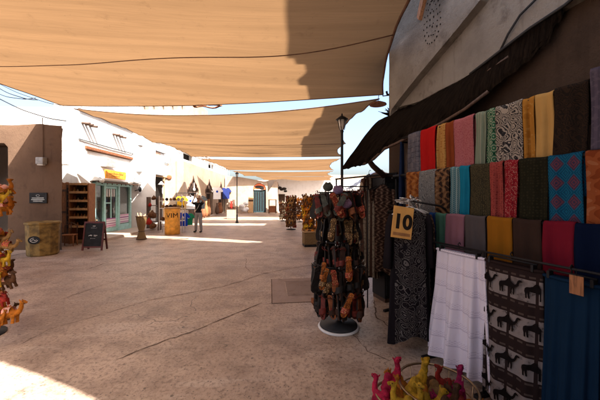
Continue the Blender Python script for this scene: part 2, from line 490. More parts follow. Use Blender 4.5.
sail('shade_sail', 'fourth tan shade sail just above the roof of the arcade', (-7.3, 20.9, 4.52), (3.0, 20.6, 4.50), (3.3, 27.8, 4.35), (-7.1, 28.2, 4.4), .2, .3, .3, .2, .6, [.5], 4)
sail('shade_sail', 'fifth tan shade sail in front of the orange arched door', (-7.1, 29.4, 4.4), (3.4, 29, 4.35), (4.1, 36, 4.35), (-7.1, 36, 4.4), .2, .3, .3, .3, .6, [], 5)
sail('shade_sail', 'farthest tan shade sail at the end of the lane', (-6.0, 37.5, 4.5), (4.4, 37, 4.4), (5.6, 47, 4.4), (-6.0, 47, 4.5), .2, .3, .3, .3, .6, [], 6)
sail('shade_sail', 'tan shade sail behind the viewer, out of the picture', (-9.0, -10.0, 5.0), (2.6, -9.5, 4.4), (2.4, -2.9, 4.3), (-9.0, -3.0, 5.0), .2, .3, .5, .4, .5, [], 8)
# steel ring that ties the first two sails together
t = thing('tie_ring', 'dark steel ring tying the edges of the two nearest sails together', 'ring', (-2.75, 8.42, 4.42), group='sail fittings')
mb = MB(); mb.tube([(math.cos(a * PI / 12) * .20, math.sin(a * PI / 12) * .10, .03 * math.sin(a)) for a in range(24)], .022, 8, closed=True); mb.xf(Matrix.Diagonal((2.0, 1.5, 1, 1))); part('ring', mb, m_rust, t)
for s in (-1, 1):
    mb = MB(); mb.tube([(.02 * s, 0, .02), (.16 * s, .03, .03), (.40 * s, -.02, 0)], .022, 6); part('clamp', mb, m_chrome, t)
t = thing('sail_lamp', 'small dark round lamp shade hanging by the sail corner near the rough wall', 'lamp', at(378, 104, 6.7))
mb = MB(); mb.lathe([(.02, .07), (.06, .06), (.19, .0), (.20, -.02), (.17, -.015)], 20); part('lamp_shade', mb, m_rust, t)
mb = MB(); mb.tube([(0, 0, .06), (.02, 0, .22)], .008, 6); part('cord', mb, m_rubber, t)
y1, z1 = rpt(391, 95, 3.3)
mb = MB(); mb.tube([Vector((2.02, 6.9, 4.2)), at(383, 96, 6.0), rw(3.3, y1, z1)], .012, 6); mb.tube([rw(3.3, y1, z1), rw(3.22, y1, z1), rw(3.2, y1, z1 + .06)], .02, 6)
solo('sail_rope', mb, m_black, 'short dark rope tying the sail corner to the rough wall', 'rope')
# ------------------------------------------------------------------ left side buildings
def rect(a0, a1, b0, b1): return [(a0, b0), (a1, b0), (a1, b1), (a0, b1)]
def wob(poly, k, seed, step=.35):
    """an outline with the slight unevenness of hand plastering"""
    r = random.Random(seed); out = []
    for i in range(len(poly)):
        a = Vector(poly[i]); b = Vector(poly[(i + 1) % len(poly)]); n = max(1, int((b - a).length / step))
        for j in range(n):
            p = a.lerp(b, j / n); out.append((p.x + (r.uniform(-k, k) if j else 0), p.y + (r.uniform(-k, k) if j else 0)))
    return out
# brown building, front facing us
br = thing('brown_building', 'low brown plastered building at the far left with a dark doorway', 'building', (-7.63, 9.07, 0))
mb = MB()
outer = [(0, 0), (0, 3.98), (-.7, 4.05), (-1.6, 4.0), (-2.6, 4.06), (-4.0, 4.0), (-8, 4.02), (-8, 0), (-3.05, 0), (-3.05, 3.3), (-2.9, 3.45), (-1.85, 3.43), (-1.73, 3.3), (-1.73, 0)]
mb.prism(wob(outer, .012, 3), (), 'y', 0, .45)
[setattr(v.co, 'x', v.co.x - .42) for v in mb.b.verts if v.co.y > .2 and v.co.x > -.2]
mb.box(-8, -1.9, .452, 1.8, 3.6, 3.78); part('wall', mb, m_brownplaster, br)
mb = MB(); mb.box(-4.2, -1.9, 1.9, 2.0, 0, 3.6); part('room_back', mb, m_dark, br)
mb = MB(); mb.box(-3.02, -2.3, .2, .26, 0, 3.2); part('door', mb, m_woodd, br)
t = thing('wall_plaque', 'small black plaque with white lines on the brown wall', 'plaque', at(38.5, 198, 9.05))
mb = MB(); mb.box(-.28, .28, -.02, .01, -.17, .17, bev=.006); part('panel', mb, m_board, t)
mb = MB(); mb.tube([(math.cos(a * PI / 8) * .055, -.024, .075 + math.sin(a * PI / 8) * .03) for a in range(16)], .006, 5, closed=True)
for k, w in enumerate((.19, .21, .15)): mb.box(-w, w, -.026, -.0205, -.012 - k * .05, .012 - k * .05)
part('marks', mb, plain('plaque_marks', (.4, .42, .4), .7), t)
t = thing('wall_lamp', 'small square grey lamp box fixed high on the brown wall', 'wall lamp', at(43.5, 161.5, 9.05))
mb = MB(); mb.box(-.12, .12, -.16, .01, -.10, .12, bev=.02); part('housing', mb, m_grille, t)
mb = MB(); mb.box(-.09, .09, -.13, -.03, -.13, -.102); part('lens', mb, m_lamp, t)
mb = MB(); mb.tube([(0, -.01, .12), (-.01, -.012, .8), (-.02, -.01, 1.4)], .012, 6); part('conduit', mb, m_brownplaster, t)
# white wall rising behind it
t = thing('rear_white_building', 'tall white building rising behind the brown one', 'building', (-10.3, 12.4, 0), R(-35))
mb = MB(); mb.prism(wob([(0, 0), (0, 5.6), (-3, 6.1), (-9, 6.5), (-9, 0)], .03, 5, .6), (), 'y', 0, 4); part('wall', mb, m_white, t)
# wires above it
for i, (a, b, r_) in enumerate([((0, 99), (66, 121), .020), ((-8, 84), (38, 100), .016), ((-8, 91), (36, 98), .014), ((-8, 80), (64, 106), .012)]):
    p, q = at(a[0], a[1], 9.6), at(b[0], b[1], 9.9)
    mb = MB(); mb.tube([p.lerp(q, k / 16) - Vector((0, 0, .12 * 4 * (k / 16) * (1 - k / 16))) + Vector((0, 0, .006 * math.sin(k * .9))) for k in range(17)], r_, 6)
    solo('overhead_cable', mb, m_rubber, ['thick black cable sagging in front of the white wall above the brown building', 'upper thin cable beside the first sail at the far left', 'lower thin cable in the strip of sky at the far left', 'thin cable running along the left edge of the overhead sail'][i], 'cable', group='cables at the far left')

# white shop row
wb = thing('white_shop_building', 'long whitewashed building with a teal shop front and a dark doorway', 'building', LO, LA)
def box_at(px0, px1, off=0.0): return lpt(px0, 197, off)[0], lpt(px1, 197, off)[0]
s0, s1 = box_at(92, 131); d0, d1 = box_at(152.5, 163)
shop = [(s0, .12), (s1, .12), (s1, 2.36), (s0, 2.36)]
door = [(d0, .12), (d1, .12), (d1, 2.95), (d0, 2.95)]
w0, w1 = box_at(87, 132)
win = [(w0, 2.98), (w1, 2.98), (w1, 3.72), (w0, 3.72)]
mb = MB(); mb.prism(wob([(0, 0), (12, 0), (12, 5.2), (7, 5.22), (3, 5.16), (0, 5.2)], .01, 8, .5), [shop, door, win], 'x', -.4, 0)
mb.box(-6, -.402, 0, .4, 0, 5.15)
part('wall', mb, m_white, wb)
mb = MB(); mb.box(-3.0, -2.9, -0.1 + .6, 11.8, 0, 5.0); mb.box(-2.9, -.41, .45, .52, 0, 5); mb.box(-2.9, -.41, s1 + .6, s1 + .68, 0, 5); mb.box(-2.9, -.41, .53, 11.8, 4.7, 4.8); mb.box(-2.9, -.41, .53, 11.8, 2.7, 2.78); part('interior', mb, plain('shop_interior', (.10, .085, .07), .9), wb)
mb = MB(); mb.box(-.12, -.05, w0 + .002, w1 - .002, 2.982, 3.60); part('window_infill', mb, m_white_p, wb)
mb = MB(); mb.box(-.38, .05, w0 - .12, w1 + .25, 3.63, 3.76, bev=.02); part('lintel', mb, m_rust, wb)
mb = MB(); mb.box(-.04, .22, lpt(101, 0)[0], lpt(111, 0)[0], 3.03, 3.40, bev=.02)
part('air_conditioner', mb, m_grille, wb)
for k in range(7):
    s = .25 + [0, .18, .42, 1.95, 2.18, 2.45, 4.2][k]
    mb = MB(); mb.tube([(-.1, s, 4.62), (.30, s + .02, 4.60 - .01 * k)], .045, 8); part('roof_beam', mb, m_woodd, wb)
mb = MB(); mb.box(.002, .26, lpt(141, 0, .3)[0], lpt(165, 0, .3)[0], 3.12, 4.42, bev=.02); part('box_bay', mb, m_white_p, wb)
mb = MB(); mb.box(-.0, .34, lpt(140, 0, .3)[0], lpt(166, 0, .3)[0], 4.43, 4.50); mb.box(-.0, .32, lpt(139, 0, .3)[0], lpt(166, 0, .3)[0], 3.03, 3.11); part('bay_ledge', mb, m_grille, wb)
mb = MB(); mb.box(.262, .268, lpt(148, 0, .3)[0], lpt(161, 0, .3)[0], 4.22, 4.40); part('rust_stain', mb, plain('rust_wash', (.55, .36, .26), .9, var=.3), wb)
mb = MB(); mb.box(.002, .03, s1 + .12, d0 - .25, .1, 2.25); part('mint_dado', mb, m_mint, wb)
mb = MB(); mb.tube([(.03, .05, 3.95), (.05, 2, 3.93), (.04, 5.2, 3.95), (.04, 8.5, 3.9)], .02, 6); part('wall_cable', mb, m_rubber, wb)
mb = MB(); mb.box(.0, .09, .03, d0 + .9, 2.92 + 2.22, 5.24); part('coping', mb, m_white_p, wb)

mb = MB(); mb.box(-.10, -.04, d0 + .02, d1 - .02, .13, 2.94); part('doorway_dark_fill', mb, m_dark, wb)  # flat dark sheet in the opening, stands in for the unlit interior
# teal shop front set in the opening
def lthing(name, label, cat, n, s, z, group=None, extra=0.0):
    p = LM @ Vector((n, s, z)); return thing(name, label, cat, p, LA + extra, group)
sf = lthing('teal_shop_front', 'teal shop front with glass door, display windows and orange sign', 'shop front', 0, 0, 0)
x103, x117, x128 = lpt(104, 0)[0], lpt(117, 0)[0], lpt(128.5, 0)[0]
mb = MB(); 
for a in (s0, x103 - .12, x117 - .02, x128): mb.box(-.08, .08, a + .003, a + .13, .115, 2.30, bev=.01)
mb.box(-.08, .075, s0 + .14, s1 - .004, 2.20, 2.35, bev=.01); mb.box(-.06, .06, s0 + .14, x103 - .125, .115, .42); mb.box(-.06, .06, x117 + .12, x128 - .005, .115, .40)
part('frame', mb, m_teal, sf)
mb = MB(); mb.prism([(.0, 2.37), (.40, 2.40), (.42, 2.46), (.05, 2.62), (0, 2.62)], (), 'y', s0 - .15, s1 + .25); part('canopy', mb, m_white_p, sf)
mb = MB()
for k in range(9): mb.tube([(.36, s0 + .05 + k * .34, 2.37), (.38, s0 + .05 + k * .34, 2.24)], .02, 6)
mb.box(.30, .40, s0 - .12, s1 + .22, 2.30, 2.365); part('canopy_fringe', mb, m_woodd, sf)
for a, b in ((s0 + .14, x103 - .13), (x117 + .12, x128 - .01)):
    mb = MB(); mb.box(-.02, 0, a, b, .42, 2.19); f = part('window_pane', mb, m_glass, sf)
dp = MB(); dp.box(-.03, .02, x103 + .02, x103 + .10, .13, 2.18); dp.box(-.03, .02, x117 - .12, x117 - .03, .13, 2.18); dp.box(-.03, .02, x103 + .102, x117 - .122, 2.08, 2.18); dp.box(-.03, .02, x103 + .102, x117 - .122, .13, .30); dp.box(-.03, .02, (x103 + x117) / 2 - .03, (x103 + x117) / 2 + .03, .30, 2.078); dp.box(-.028, .018, x103 + .102, (x103 + x117) / 2 - .031, 1.40, 1.46)
dr = part('door', dp, m_teal, sf)
mb = MB(); mb.box(-.012, -.004, x103 + .102, x117 - .122, .30, 2.08); part('door_glass', mb, m_glass, dr)
mb = MB(); mb.tube([(.05, (x103 + x117) / 2 + .08, .95), (.07, (x103 + x117) / 2 + .08, 1.05), (.05, (x103 + x117) / 2 + .08, 1.2)], .012, 6); part('handle', mb, m_chrome, dr)
sg = MB(); a, b = lpt(103.5, 0, .35)[0], lpt(124, 0, .35)[0]
sg.box(.38, .44, a, b, 2.50, 2.86, bev=.012); sgo = part('sign_board', sg, m_orange, sf)
mb = MB(); r2 = random.Random(4); y = a + .25
while y < b - .25:
    w = r2.uniform(.04, .09); mb.box(.441, .446, y, y + w, 2.69, 2.69 + r2.uniform(.05, .09)); y += w + .035
y = a + .4
while y < b - .5:
    w = r2.uniform(.03, .07); mb.box(.441, .446, y, y + w, 2.60, 2.635); y += w + .03
part('sign_lettering', mb, plain('sign_red', (.35, .10, .02), .7), sgo)
m_pink = fab('pink_print', 'leaf', [(.75, .68, .72), (.62, .18, .38), (.35, .12, .3)], .5)
for a, b, zz in ((x103 + .12, x117 - .14, .32), (x117 + .14, x128 - .04, .44)):
    mb = MB(); mb.box(.021, .026, a, b, zz, zz + .42); part('notice', mb, m_pink, sf)
mb = MB()
for k in range(5): mb.box(.004, .012, x103 + .14 + k * .17, x103 + .24 + k * .17, 1.72, 2.06)
part('bunting', mb, m_white_p, sf)
# goods hung in the shop windows
m_goods = [plain('cloth_' + n, c, .9) for n, c in (('ochre', (.45, .25, .08)), ('olive', (.12, .16, .07)), ('blue', (.05, .12, .28)), ('red', (.4, .05, .04)), ('cream', (.6, .55, .45)), ('rust', (.32, .11, .05)))]
r2 = random.Random(9)
for k in range(15):
    s = s0 + .2 + k * (s1 - s0 - .4) / 15; zt = r2.uniform(1.6, 2.1); ln = r2.uniform(.4, .9)
    mb = MB(); mb.grid(lambda u, v, ln=ln: Vector((.03 * math.sin(u * 9), (u - .5) * .22 * (1 + .3 * v), -v * ln)), 6, 5)
    solo('hanging_cloth', mb, m_goods[k % 6], 'small coloured cloth hanging inside the teal shop window', 'cloth', LM @ Vector((-.35, s, zt)), LA, 'cloths inside the teal shop window')
for k, (px, py) in enumerate(((98, 180.5), (127, 183), (130.5, 178))):
    s, z = lpt(px, py, .3); t = lthing('spot_lamp', ['small white globe lamp at the left end of the teal shop canopy', 'small lamp under the right end of the teal shop canopy', 'small lamp above the right end of the teal shop canopy'][k], 'lamp', .45, s, z, 'lamps of the teal shop')
    mb = MB(); mb.blob((0, 0, 0), .09, .09, .09); part('globe', mb, m_lamp, t)
    mb = MB(); mb.tube([(-.38, 0, .1), (-.1, 0, .12), (0, 0, .08)], .012, 6); part('bracket', mb, m_black, t)
t = lthing('satellite_bracket', 'black iron bracket on the mint wall beside the teal shop', 'bracket', .03, s1 + .2, 2.0)
mb = MB(); mb.tube([(0, 0, 0), (.3, 0, .1), (.3, .05, .3)], .02, 6); mb.blob((.3, .05, .1), .08, .08, .14); part('arm', mb, m_black, t)
t = lthing('letter_shelf', 'narrow dark shelf on the mint wall', 'shelf', .03, (s1 + d0) / 2, 1.35)
mb = MB(); mb.box(0, .14, -.4, .4, 0, .04); part('board', mb, m_rust, t); mb = MB(); mb.tube([(0, 0, -.15), (.12, 0, 0)], .012, 6); part('brace', mb, m_rust, t)
# lamp in dark doorway
t = lthing('doorway_lamp', 'white dome lamp hanging in the dark doorway behind the yellow drum', 'lamp', .15, (d0 + d1) / 2 + .1, 2.52)
mb = MB(); mb.lathe([(.02, .16), (.05, .14), (.10, .06), (.22, -.04), (.21, -.05)], 18); part('lamp_shade', mb, m_white_p, t); mb = MB(); mb.tube([(0, 0, .15), (0, 0, .45)], .008, 6); part('cord', mb, m_rubber, t)
t = lthing('door_frame', 'rough wooden frame round the dark doorway', 'door frame', 0, (d0 + d1) / 2, 0)
mb = MB(); hw = (d1 - d0) / 2; mb.box(.003, .06, -hw - .2, -hw - .02, .12, 2.95, bev=.01); mb.box(.003, .06, hw + .02, hw + .12, .12, 2.95); mb.box(.003, .09, -hw - .4, hw + .5, 2.97, 3.02); part('jamb', mb, m_woodl, t)

# rear building seen through the gap between the sails
t = thing('rear_tower_building', 'pale building with a row of dark openings seen between the first two sails', 'building', (-24, 28, 0), R(0))
mb = MB(); wins = [rect(8.4 + k * .95, 9.05 + k * .95, 10.35, 11.0) for k in range(5)]
mb.prism(rect(0, 12.9, 0, 12.2), wins, 'y', 0, .5); mb.box(0, 12.9, 1.5, 6, 0, 12); part('wall', mb, m_tan, t)
mb = MB(); mb.box(-.1, 8.0, -.3, 0, 0, 11.6); part('white_block', mb, m_white, t)

# ------------------------------------------------------------------ arcade with ogee arches
AM = Matrix.Translation((-7.8, 19, 0)) @ Matrix.Rotation(LA, 4, 'Z')
ar = thing('arcade_building', 'low tan building with a row of dark pointed arches', 'building', (-7.8, 19, 0), LA)
half = [(.95, .12), (.95, 1.95), (1.12, 2.02), (1.14, 2.25), (.98, 2.42), (.80, 2.44), (.72, 2.62), (.52, 2.72), (.34, 2.78), (.22, 2.92), (.10, 3.05), (0, 3.28)]
def arch(c, k=1.0): return [(c + x * k, z) for x, z in half] + [(c - x * k, z) for x, z in reversed(half[:-1])]
arches = [(1.8, 1.0), (5.9, 1.0), (10.1, 1.0), (13.9, .8)]
mb = MB(); mb.prism(wob(rect(0, 15.8, 0, 4.1), .008, 4, .8), [arch(c, k) for c, k in arches], 'x', -.45, 0)
mb.box(-1.9, -.452, .002, .4, 0, 4.05); mb.box(-3.2, -.452, .42, 15.8, 3.9, 4.05)
part('wall', mb, m_tan, ar)
mb = MB(); mb.prism([(-1.9, 0), (-.452, 0), (-.452, 4.1), (-.7, 3.9), (-1.45, 2.7), (-1.9, 1.6)], (), 'y', -.25, 0); part('buttress', mb, m_tan, ar)
mb = MB(); mb.lathe([(.16, 0), (.16, .04), (.08, .05)], 18); mb.xf(Matrix.Translation((-.85, -.26, 3.0)) @ Matrix.Rotation(R(90), 4, 'X')); part('roundel', mb, m_rust, ar)
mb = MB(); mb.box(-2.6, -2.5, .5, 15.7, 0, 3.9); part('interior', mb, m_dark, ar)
for c, k in arches:
    mb = MB(); mb.prism([(c + (x - c) * .96, .12 + (z - .12) * .985) for x, z in arch(c, k)], (), 'x', -.16, -.10); part('carved_door', mb, m_dark, ar)
for c, k in arches:
    mb = MB(); mb.prism(arch(c, k), [[(c + (x - c) * .93, .12 + (z - .12) * .975) for x, z in arch(c, k)]], 'x', .002, .05); ao = part('arch_frame', mb, m_woodd, ar)
    mb = MB(); mb.prism(rect(c - .9 * k, c - .5 * k, .12, 2.0), (), 'x', -.09, -.05); mb.prism(rect(c + .5 * k, c + .9 * k, .12, 2.0), (), 'x', -.09, -.05)
    for q in range(6): mb.tube([(-.07, c - .85 * k + q * .34 * k, 2.0), (-.07, c - .5 * k + q * .2 * k, 2.75)], .02, 5)
    mb.box(-.098, -.02, c - .9 * k, c + .9 * k, 1.98, 2.08); split_part('carved_screen', mb, m_woodd, ar)
# white storey set back above it
t = thing('upper_white_storey', 'white upper storey with small dark windows behind the arcade roof', 'building', (-8.35, 19.2, 0), LA)
wn = [rect(1.2, 3.4, 4.45, 5.0), rect(7.3, 9.5, 4.45, 4.9)]
mb = MB(); mb.prism(rect(0, 15.5, 0, 5.45), wn, 'x', -.4, -.02); part('wall', mb, m_white, t)
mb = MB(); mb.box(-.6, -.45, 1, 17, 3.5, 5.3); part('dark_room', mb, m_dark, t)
mb = MB()
for k in range(14): mb.box(.0, .05, 3 + k * 1.02, 3.10 + k * 1.02, 4.15, 5.35)
mb.box(-.015, .07, 0, 17.4, 5.38, 5.48); part('white_ribs', mb, m_white_p, t)
mb = MB(); mb.tube([(.09, 0, 5.2), (.09, 17, 5.18)], .03, 6); mb.tube([(.09, 0, 5.0), (.09, 17, 5.02)], .02, 6); part('pipe', mb, m_grille, t)

# ------------------------------------------------------------------ far end of the lane
t = thing('lane_end_building', 'tan building at the end of the lane with an orange arched door', 'building', (0, 30.5, 0))
def fx(px, d=30.5): return (px - CX) / F * d
def fz(py, d=30.5): return H0 - (py - HY) / F * d
c0, rr_ = fx(259.5), (fx(266) - fx(253)) / 2
hole = [(c0 - rr_, .02), (c0 + rr_, .02)] + [(c0 + rr_ * math.cos(a * PI / 14), fz(189.5) + rr_ * math.sin(a * PI / 14)) for a in range(15)]
mb = MB(); mb.prism([(fx(225), 0), (fx(267.5), 0), (fx(267.5), fz(182)), (fx(240), fz(177)), (fx(225), fz(176))], [hole], 'y', 0, .5); part('wall', mb, m_tan, t)
m_terr = plain('terracotta_paint', (.55, .13, .05), .6)
mb = MB(); mb.prism([(c0 + rr_ * .98 * math.cos(a * PI / 14), fz(189.5) + rr_ * .98 * math.sin(a * PI / 14)) for a in range(15)], (), 'y', .1, .2); ty = part('tympanum', mb, m_terr, t)
mb = MB(); mb.blob((c0 - .1, .09, fz(187)), .42, .03, .16); mb.blob((c0 + .25, .09, fz(188)), .25, .03, .2); part('painted_motif', mb, m_dark, ty)
mb = MB(); mb.box(c0 - rr_ + .02, c0 + rr_ - .02, .25, .33, .05, fz(190)); dd = part('door', mb, plain('dark_teal_door', (.02, .045, .05), .6), t)
mb = MB()
for k in range(5): mb.box(c0 - rr_ + .12 + k * .26, c0 - rr_ + .24 + k * .26, .22, .245, .2, fz(192))
split_part('door_panel', mb, m_black, dd)
t = thing('gabled_tan_house', 'tan wall with a sloping top right of the orange arched door', 'building', (0, 31, 0))
mb = MB(); mb.prism([(fx(266), 0), (fx(277.5), 0), (fx(277.5), fz(182)), (fx(275), fz(181)), (fx(266), fz(195))], (), 'y', -.4, 2); part('wall', mb, m_tan, t)
t = thing('white_end_house', 'white house with a dark doorway and dark marks above it', 'building', (0, 31.5, 0))
mb = MB(); dh = rect(fx(277.6), fx(284.5), .05, fz(194)); mb.prism([(fx(262), 0), (fx(420), 0), (fx(420), 3.7), (fx(300), 3.5), (fx(283), 3.7), (fx(270), 3.6), (fx(262), 3.4)], [dh], 'y', 0, .5); part('wall', mb, m_white, t)
mb = MB(); mb.box(fx(277), fx(285), .8, .9, 0, 3); part('dark_room', mb, m_woodd, t)
mb = MB()
for px, py, w in ((278.5, 187.5, .3), (281, 189.3, .22), (283.6, 188.5, .28), (285, 191, .2), (277, 185, .15)): mb.blob((fx(px), -.03, fz(py)), w, .04, w * .55, 8, 6)
part('wall_marks', mb, m_dark, t)
t = thing('right_side_building', 'low white building on the right of the lane beyond the stalls', 'building', (5.6, 13, 0), R(-4))
mb = MB(); mb.prism(rect(0, 18, 0, 3.35), [rect(2 + k * 3.2, 3.3 + k * 3.2, .1, 2.4) for k in range(5)], 'x', 0, .5); part('wall', mb, m_white, t)
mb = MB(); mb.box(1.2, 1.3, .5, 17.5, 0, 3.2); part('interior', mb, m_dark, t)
mb = MB(); mb.box(.502, 6, 0, 18, 3.1, 3.3); part('roof', mb, m_white, t)
t = thing('tent_gable', 'grey ribbed tent canopy below the dark mat awning', 'canopy', (3.2, 12.5, 0))
mb = MB(); mb.grid(lambda u, v: Vector((-.9 + 2.4 * u * (1 - .0 * v), v * 2.2, 2.9 - abs(u - .55) * 1.5 + .02 * math.sin(u * 60))), 40, 4); part('canvas', mb, plain('grey_canvas', (.5, .52, .56), .8), t, recalc=False)
for x in (-.85, 1.45):
    mb = MB(); mb.tube([(x, .1, 0), (x, .1, 2.05)], .03, 8); part('pole', mb, m_chrome, t)

# houses closing the view far beyond
r2 = random.Random(5)
for k, (x, y, w, h) in enumerate([(-22, 60, 16, 6), (-3, 62, 14, 5.4), (12, 58, 14, 6.2), (28, 50, 14, 7), (-40, 45, 14, 7), (-24, 26, 8, 6)]):
    t = thing('distant_house', ['pale flat roofed house far beyond the arcade', 'pale flat roofed house closing the lane', 'pale house far off behind the right stalls', 'pale house far to the right', 'pale house far to the left', 'pale house behind the left hand shops'][k], 'house', (x, y, 0), group='houses far beyond the lane')
    mb = MB(); mb.prism(rect(-w / 2, w / 2, 0, h), [rect(-w / 2 + 1.5 + i * 3, -w / 2 + 2.5 + i * 3, 2.2, 3.6) for i in range(int(w // 3.2))], 'y', 0, .4); mb.box(-w / 2, w / 2, .5, 8, 0, h - .3); part('wall', mb, m_white if k % 2 else m_tan, t)

# ------------------------------------------------------------------ street lamps
def street_lamp(loc, label, h=3.3):
    t = thing('street_lamp', label, 'street lamp', loc, group='street lamps')
    mb = MB(); mb.lathe([(.10, 0), (.10, .08), (.06, .14), (.055, .5), (.032, .6), (.028, h - .36), (.04, h - .33), (.03, h - .30)], 12); part('post', mb, m_black, t)
    mb = MB()
    for k in range(6):
        a = k * PI / 3; mb.tube([(.05 * math.cos(a), .05 * math.sin(a), h - .30), (.095 * math.cos(a), .095 * math.sin(a), h - .08)], .007, 5)
    mb.lathe([(.125, h - .09), (.135, h - .075), (.06, h - .02), (.02, h), (.012, h + .05)], 12); part('lantern_frame', mb, m_black, t)
    mb = MB(); mb.lathe([(.042, h - .295), (.085, h - .09)], 12); part('lantern_glass', mb, m_lamp, t)
    return t
p = at(342, 197, 6.0); street_lamp((p.x, p.y, 0), 'nearer black street lamp beside the dark mat awning', 3.42)
p = gnd(237, 223); street_lamp((p.x, p.y, 0), 'farther black street lamp standing in the middle of the lane', 3.32)
# ------------------------------------------------------------------ right-hand wall
def wpoly(pts, x=3.3): return [rpt(a, b, x) for a, b in pts]
def rthing(name, label, cat, x, y, z, extra=0.0, group=None): return thing(name, label, cat, rw(x, y, z), A + extra, group)
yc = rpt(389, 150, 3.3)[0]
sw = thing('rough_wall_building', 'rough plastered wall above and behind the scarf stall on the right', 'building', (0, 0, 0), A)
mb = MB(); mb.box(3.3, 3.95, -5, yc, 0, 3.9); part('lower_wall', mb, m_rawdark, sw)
rag = [(389, 112), (402, 106), (420, 101), (440, 90), (460, 80), (482, 66), (500, 50), (530, 28), (565, 5)]
low = wpoly(rag, 3.2); yu = rpt(389, 150, 3.2)[0]; low[0] = (yu, low[0][1])
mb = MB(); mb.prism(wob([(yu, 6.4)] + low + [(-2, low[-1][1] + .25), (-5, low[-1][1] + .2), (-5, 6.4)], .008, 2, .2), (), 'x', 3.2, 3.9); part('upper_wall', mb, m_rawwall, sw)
dg = wpoly([(400, 98), (420, 73), (440, 49), (460, 25), (480, 0)], 3.08)
yd = rpt(389.5, 150, 3.08)[0]; top = [(dg[-1][0] - .9, 5.1), (dg[-1][0] - .9, 6.4), (yd, 6.4), (yd, dg[0][1] - .22), (dg[0][0] + .22, dg[0][1] - .12)]
mb = MB(); mb.prism(dg + top, (), 'x', 3.08, 3.198); part('raised_render', mb, m_rawwall, sw)
mb = MB(); rc, rz_ = rpt(432, 18, 3.08)
for ring, n, ry, rz2 in ((0, 24, .15, .36), (1, 18, .10, .25), (2, 8, .04, .12)):
    for k in range(n):
        a = 2 * PI * k / n; mb.blob((3.078, rc + ry * math.cos(a) * (1 - .25 * math.sin(a)) + rnd.uniform(-.008, .008), rz_ + rz2 * math.sin(a) + rnd.uniform(-.01, .01)), .008, rnd.uniform(.007, .014), rnd.uniform(.008, .017), 6, 4)
part('carved_rosette', mb, m_dark, sw)
mb = MB(); yy, zz = rpt(424, 6, 3.05); mb.prism([(yy + .08, zz - .16), (yy + .12, zz - .10), (yy - .02, zz + .3), (yy - .12, zz + .3)], (), 'x', 3.02, 3.079); part('carved_bracket', mb, m_woodo, sw)
mb = MB(); pc = [rpt(a, b, 3.17) for a, b in [(470, 74), (500, 51), (530, 28), (565, 5), (600, -25)]]
mb.tube([(3.17, y, z) for y, z in pc], .016, 6)
pc = [rpt(a, b, 3.17) for a, b in [(500, 51), (508, 34), (520, 15), (540, -5)]]
mb.tube([(3.17, y, z) for y, z in pc], .012, 6); part('wall_cable', mb, m_rubber, sw)
# tall building behind it, which throws its shade over the sails
t = thing('tall_building', 'tall plastered building standing behind the rough wall', 'building', (4.15, 0, 0))
mb = MB(); pr = [(-15, 0), (-15, 11.7), (-3.0, 11.7), (-2.95, 12.95), (-1.0, 13.0), (-.95, 12.75), (-.5, 12.7), (-.45, 12.42), (.15, 12.3), (.2, 12.65), (.6, 12.6), (.65, 12.3), (2.15, 12.05), (2.2, 11.15), (4.0, 11.2), (4.05, 11.5), (5.8, 11.8), (5.85, 12.15), (8.5, 12.6), (12.3, 12.3), (12.3, 0)]
mb.prism(pr, (), 'x', 0, 6); part('wall', mb, m_tan, t)

# ragged mat awning
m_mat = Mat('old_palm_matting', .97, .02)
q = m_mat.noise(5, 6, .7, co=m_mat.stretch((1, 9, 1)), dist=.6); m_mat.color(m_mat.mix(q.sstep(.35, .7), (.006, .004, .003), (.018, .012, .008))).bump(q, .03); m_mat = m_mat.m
far_e = [(388, 116, 3.28), (377, 121, 3.0), (365, 135, 2.6), (352, 154, 2.15), (343, 166, 1.9)]
out_e = [(343, 166.5, 1.9), (356, 163.5, 2.05), (368, 158, 2.15), (382, 147, 2.35), (396, 139, 2.55), (412, 134, 2.7), (440, 119, 2.85), (470, 100, 3.0), (505, 74, 3.1), (545, 42, 3.18)]
def w3(px, py, x): y, z = rpt(px, py, x); return Vector((x, y, z))
def lerpl(L, t):
    t *= len(L) - 1; i = min(int(t), len(L) - 2); return L[i].lerp(L[i + 1], t - i)
FE = [w3(*p) for p in far_e]; OE = [w3(*p) for p in out_e]; rg2 = [w3(a, b - 1, 3.22) for a, b in rag]
def aw(u, v, dz=0.0):
    a = lerpl(rg2, u); b = lerpl(OE, u); p = a.lerp(b, v)
    f = lerpl(FE, v); base = rg2[0].lerp(OE[0], v); p = p + (f - base) * (1 - u) ** 3
    n = noise.noise(Vector((u * 30, v * 3, 1))) * .05 + noise.noise(Vector((u * 90, v * 6, 4))) * .03
    e = max(0, v - .75) * 4
    return p + Vector((n * .5 * e, n * .8 * e, n * (1 if dz else .6) + dz - .02 * e * noise.noise(Vector((u * 60, 2, 2)))))
awn = thing('mat_awning', 'black ragged palm mat awning sloping down from the rough wall to a point', 'awning', (0, 0, 0), A)
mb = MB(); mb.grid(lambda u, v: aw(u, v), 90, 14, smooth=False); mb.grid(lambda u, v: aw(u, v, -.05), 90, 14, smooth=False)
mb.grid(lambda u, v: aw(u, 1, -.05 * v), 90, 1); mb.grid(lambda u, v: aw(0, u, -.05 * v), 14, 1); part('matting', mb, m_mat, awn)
mb = MB()
for k in range(22):
    u = rnd.random() * .10; a = aw(u, 0, .02); mb.tube([a, a + Vector((rnd.uniform(-.18, -.02), rnd.uniform(-.1, .15), rnd.uniform(.0, .10)))], [.012, .004], 4)
split_part('frayed_stalk', mb, m_mat, awn)
mb = MB(); mb.tube([aw(.16, .85, -.06), w3(373, 166, 2.35), w3(384, 176, 2.6)], [.035, .04, .045], 8); part('strut', mb, m_woodd, awn)
for v in (.3, .95):
    mb = MB(); mb.tube([aw(i / 12, v, -.07) for i in range(11)], .022, 6); part('batten', mb, m_woodd, awn)

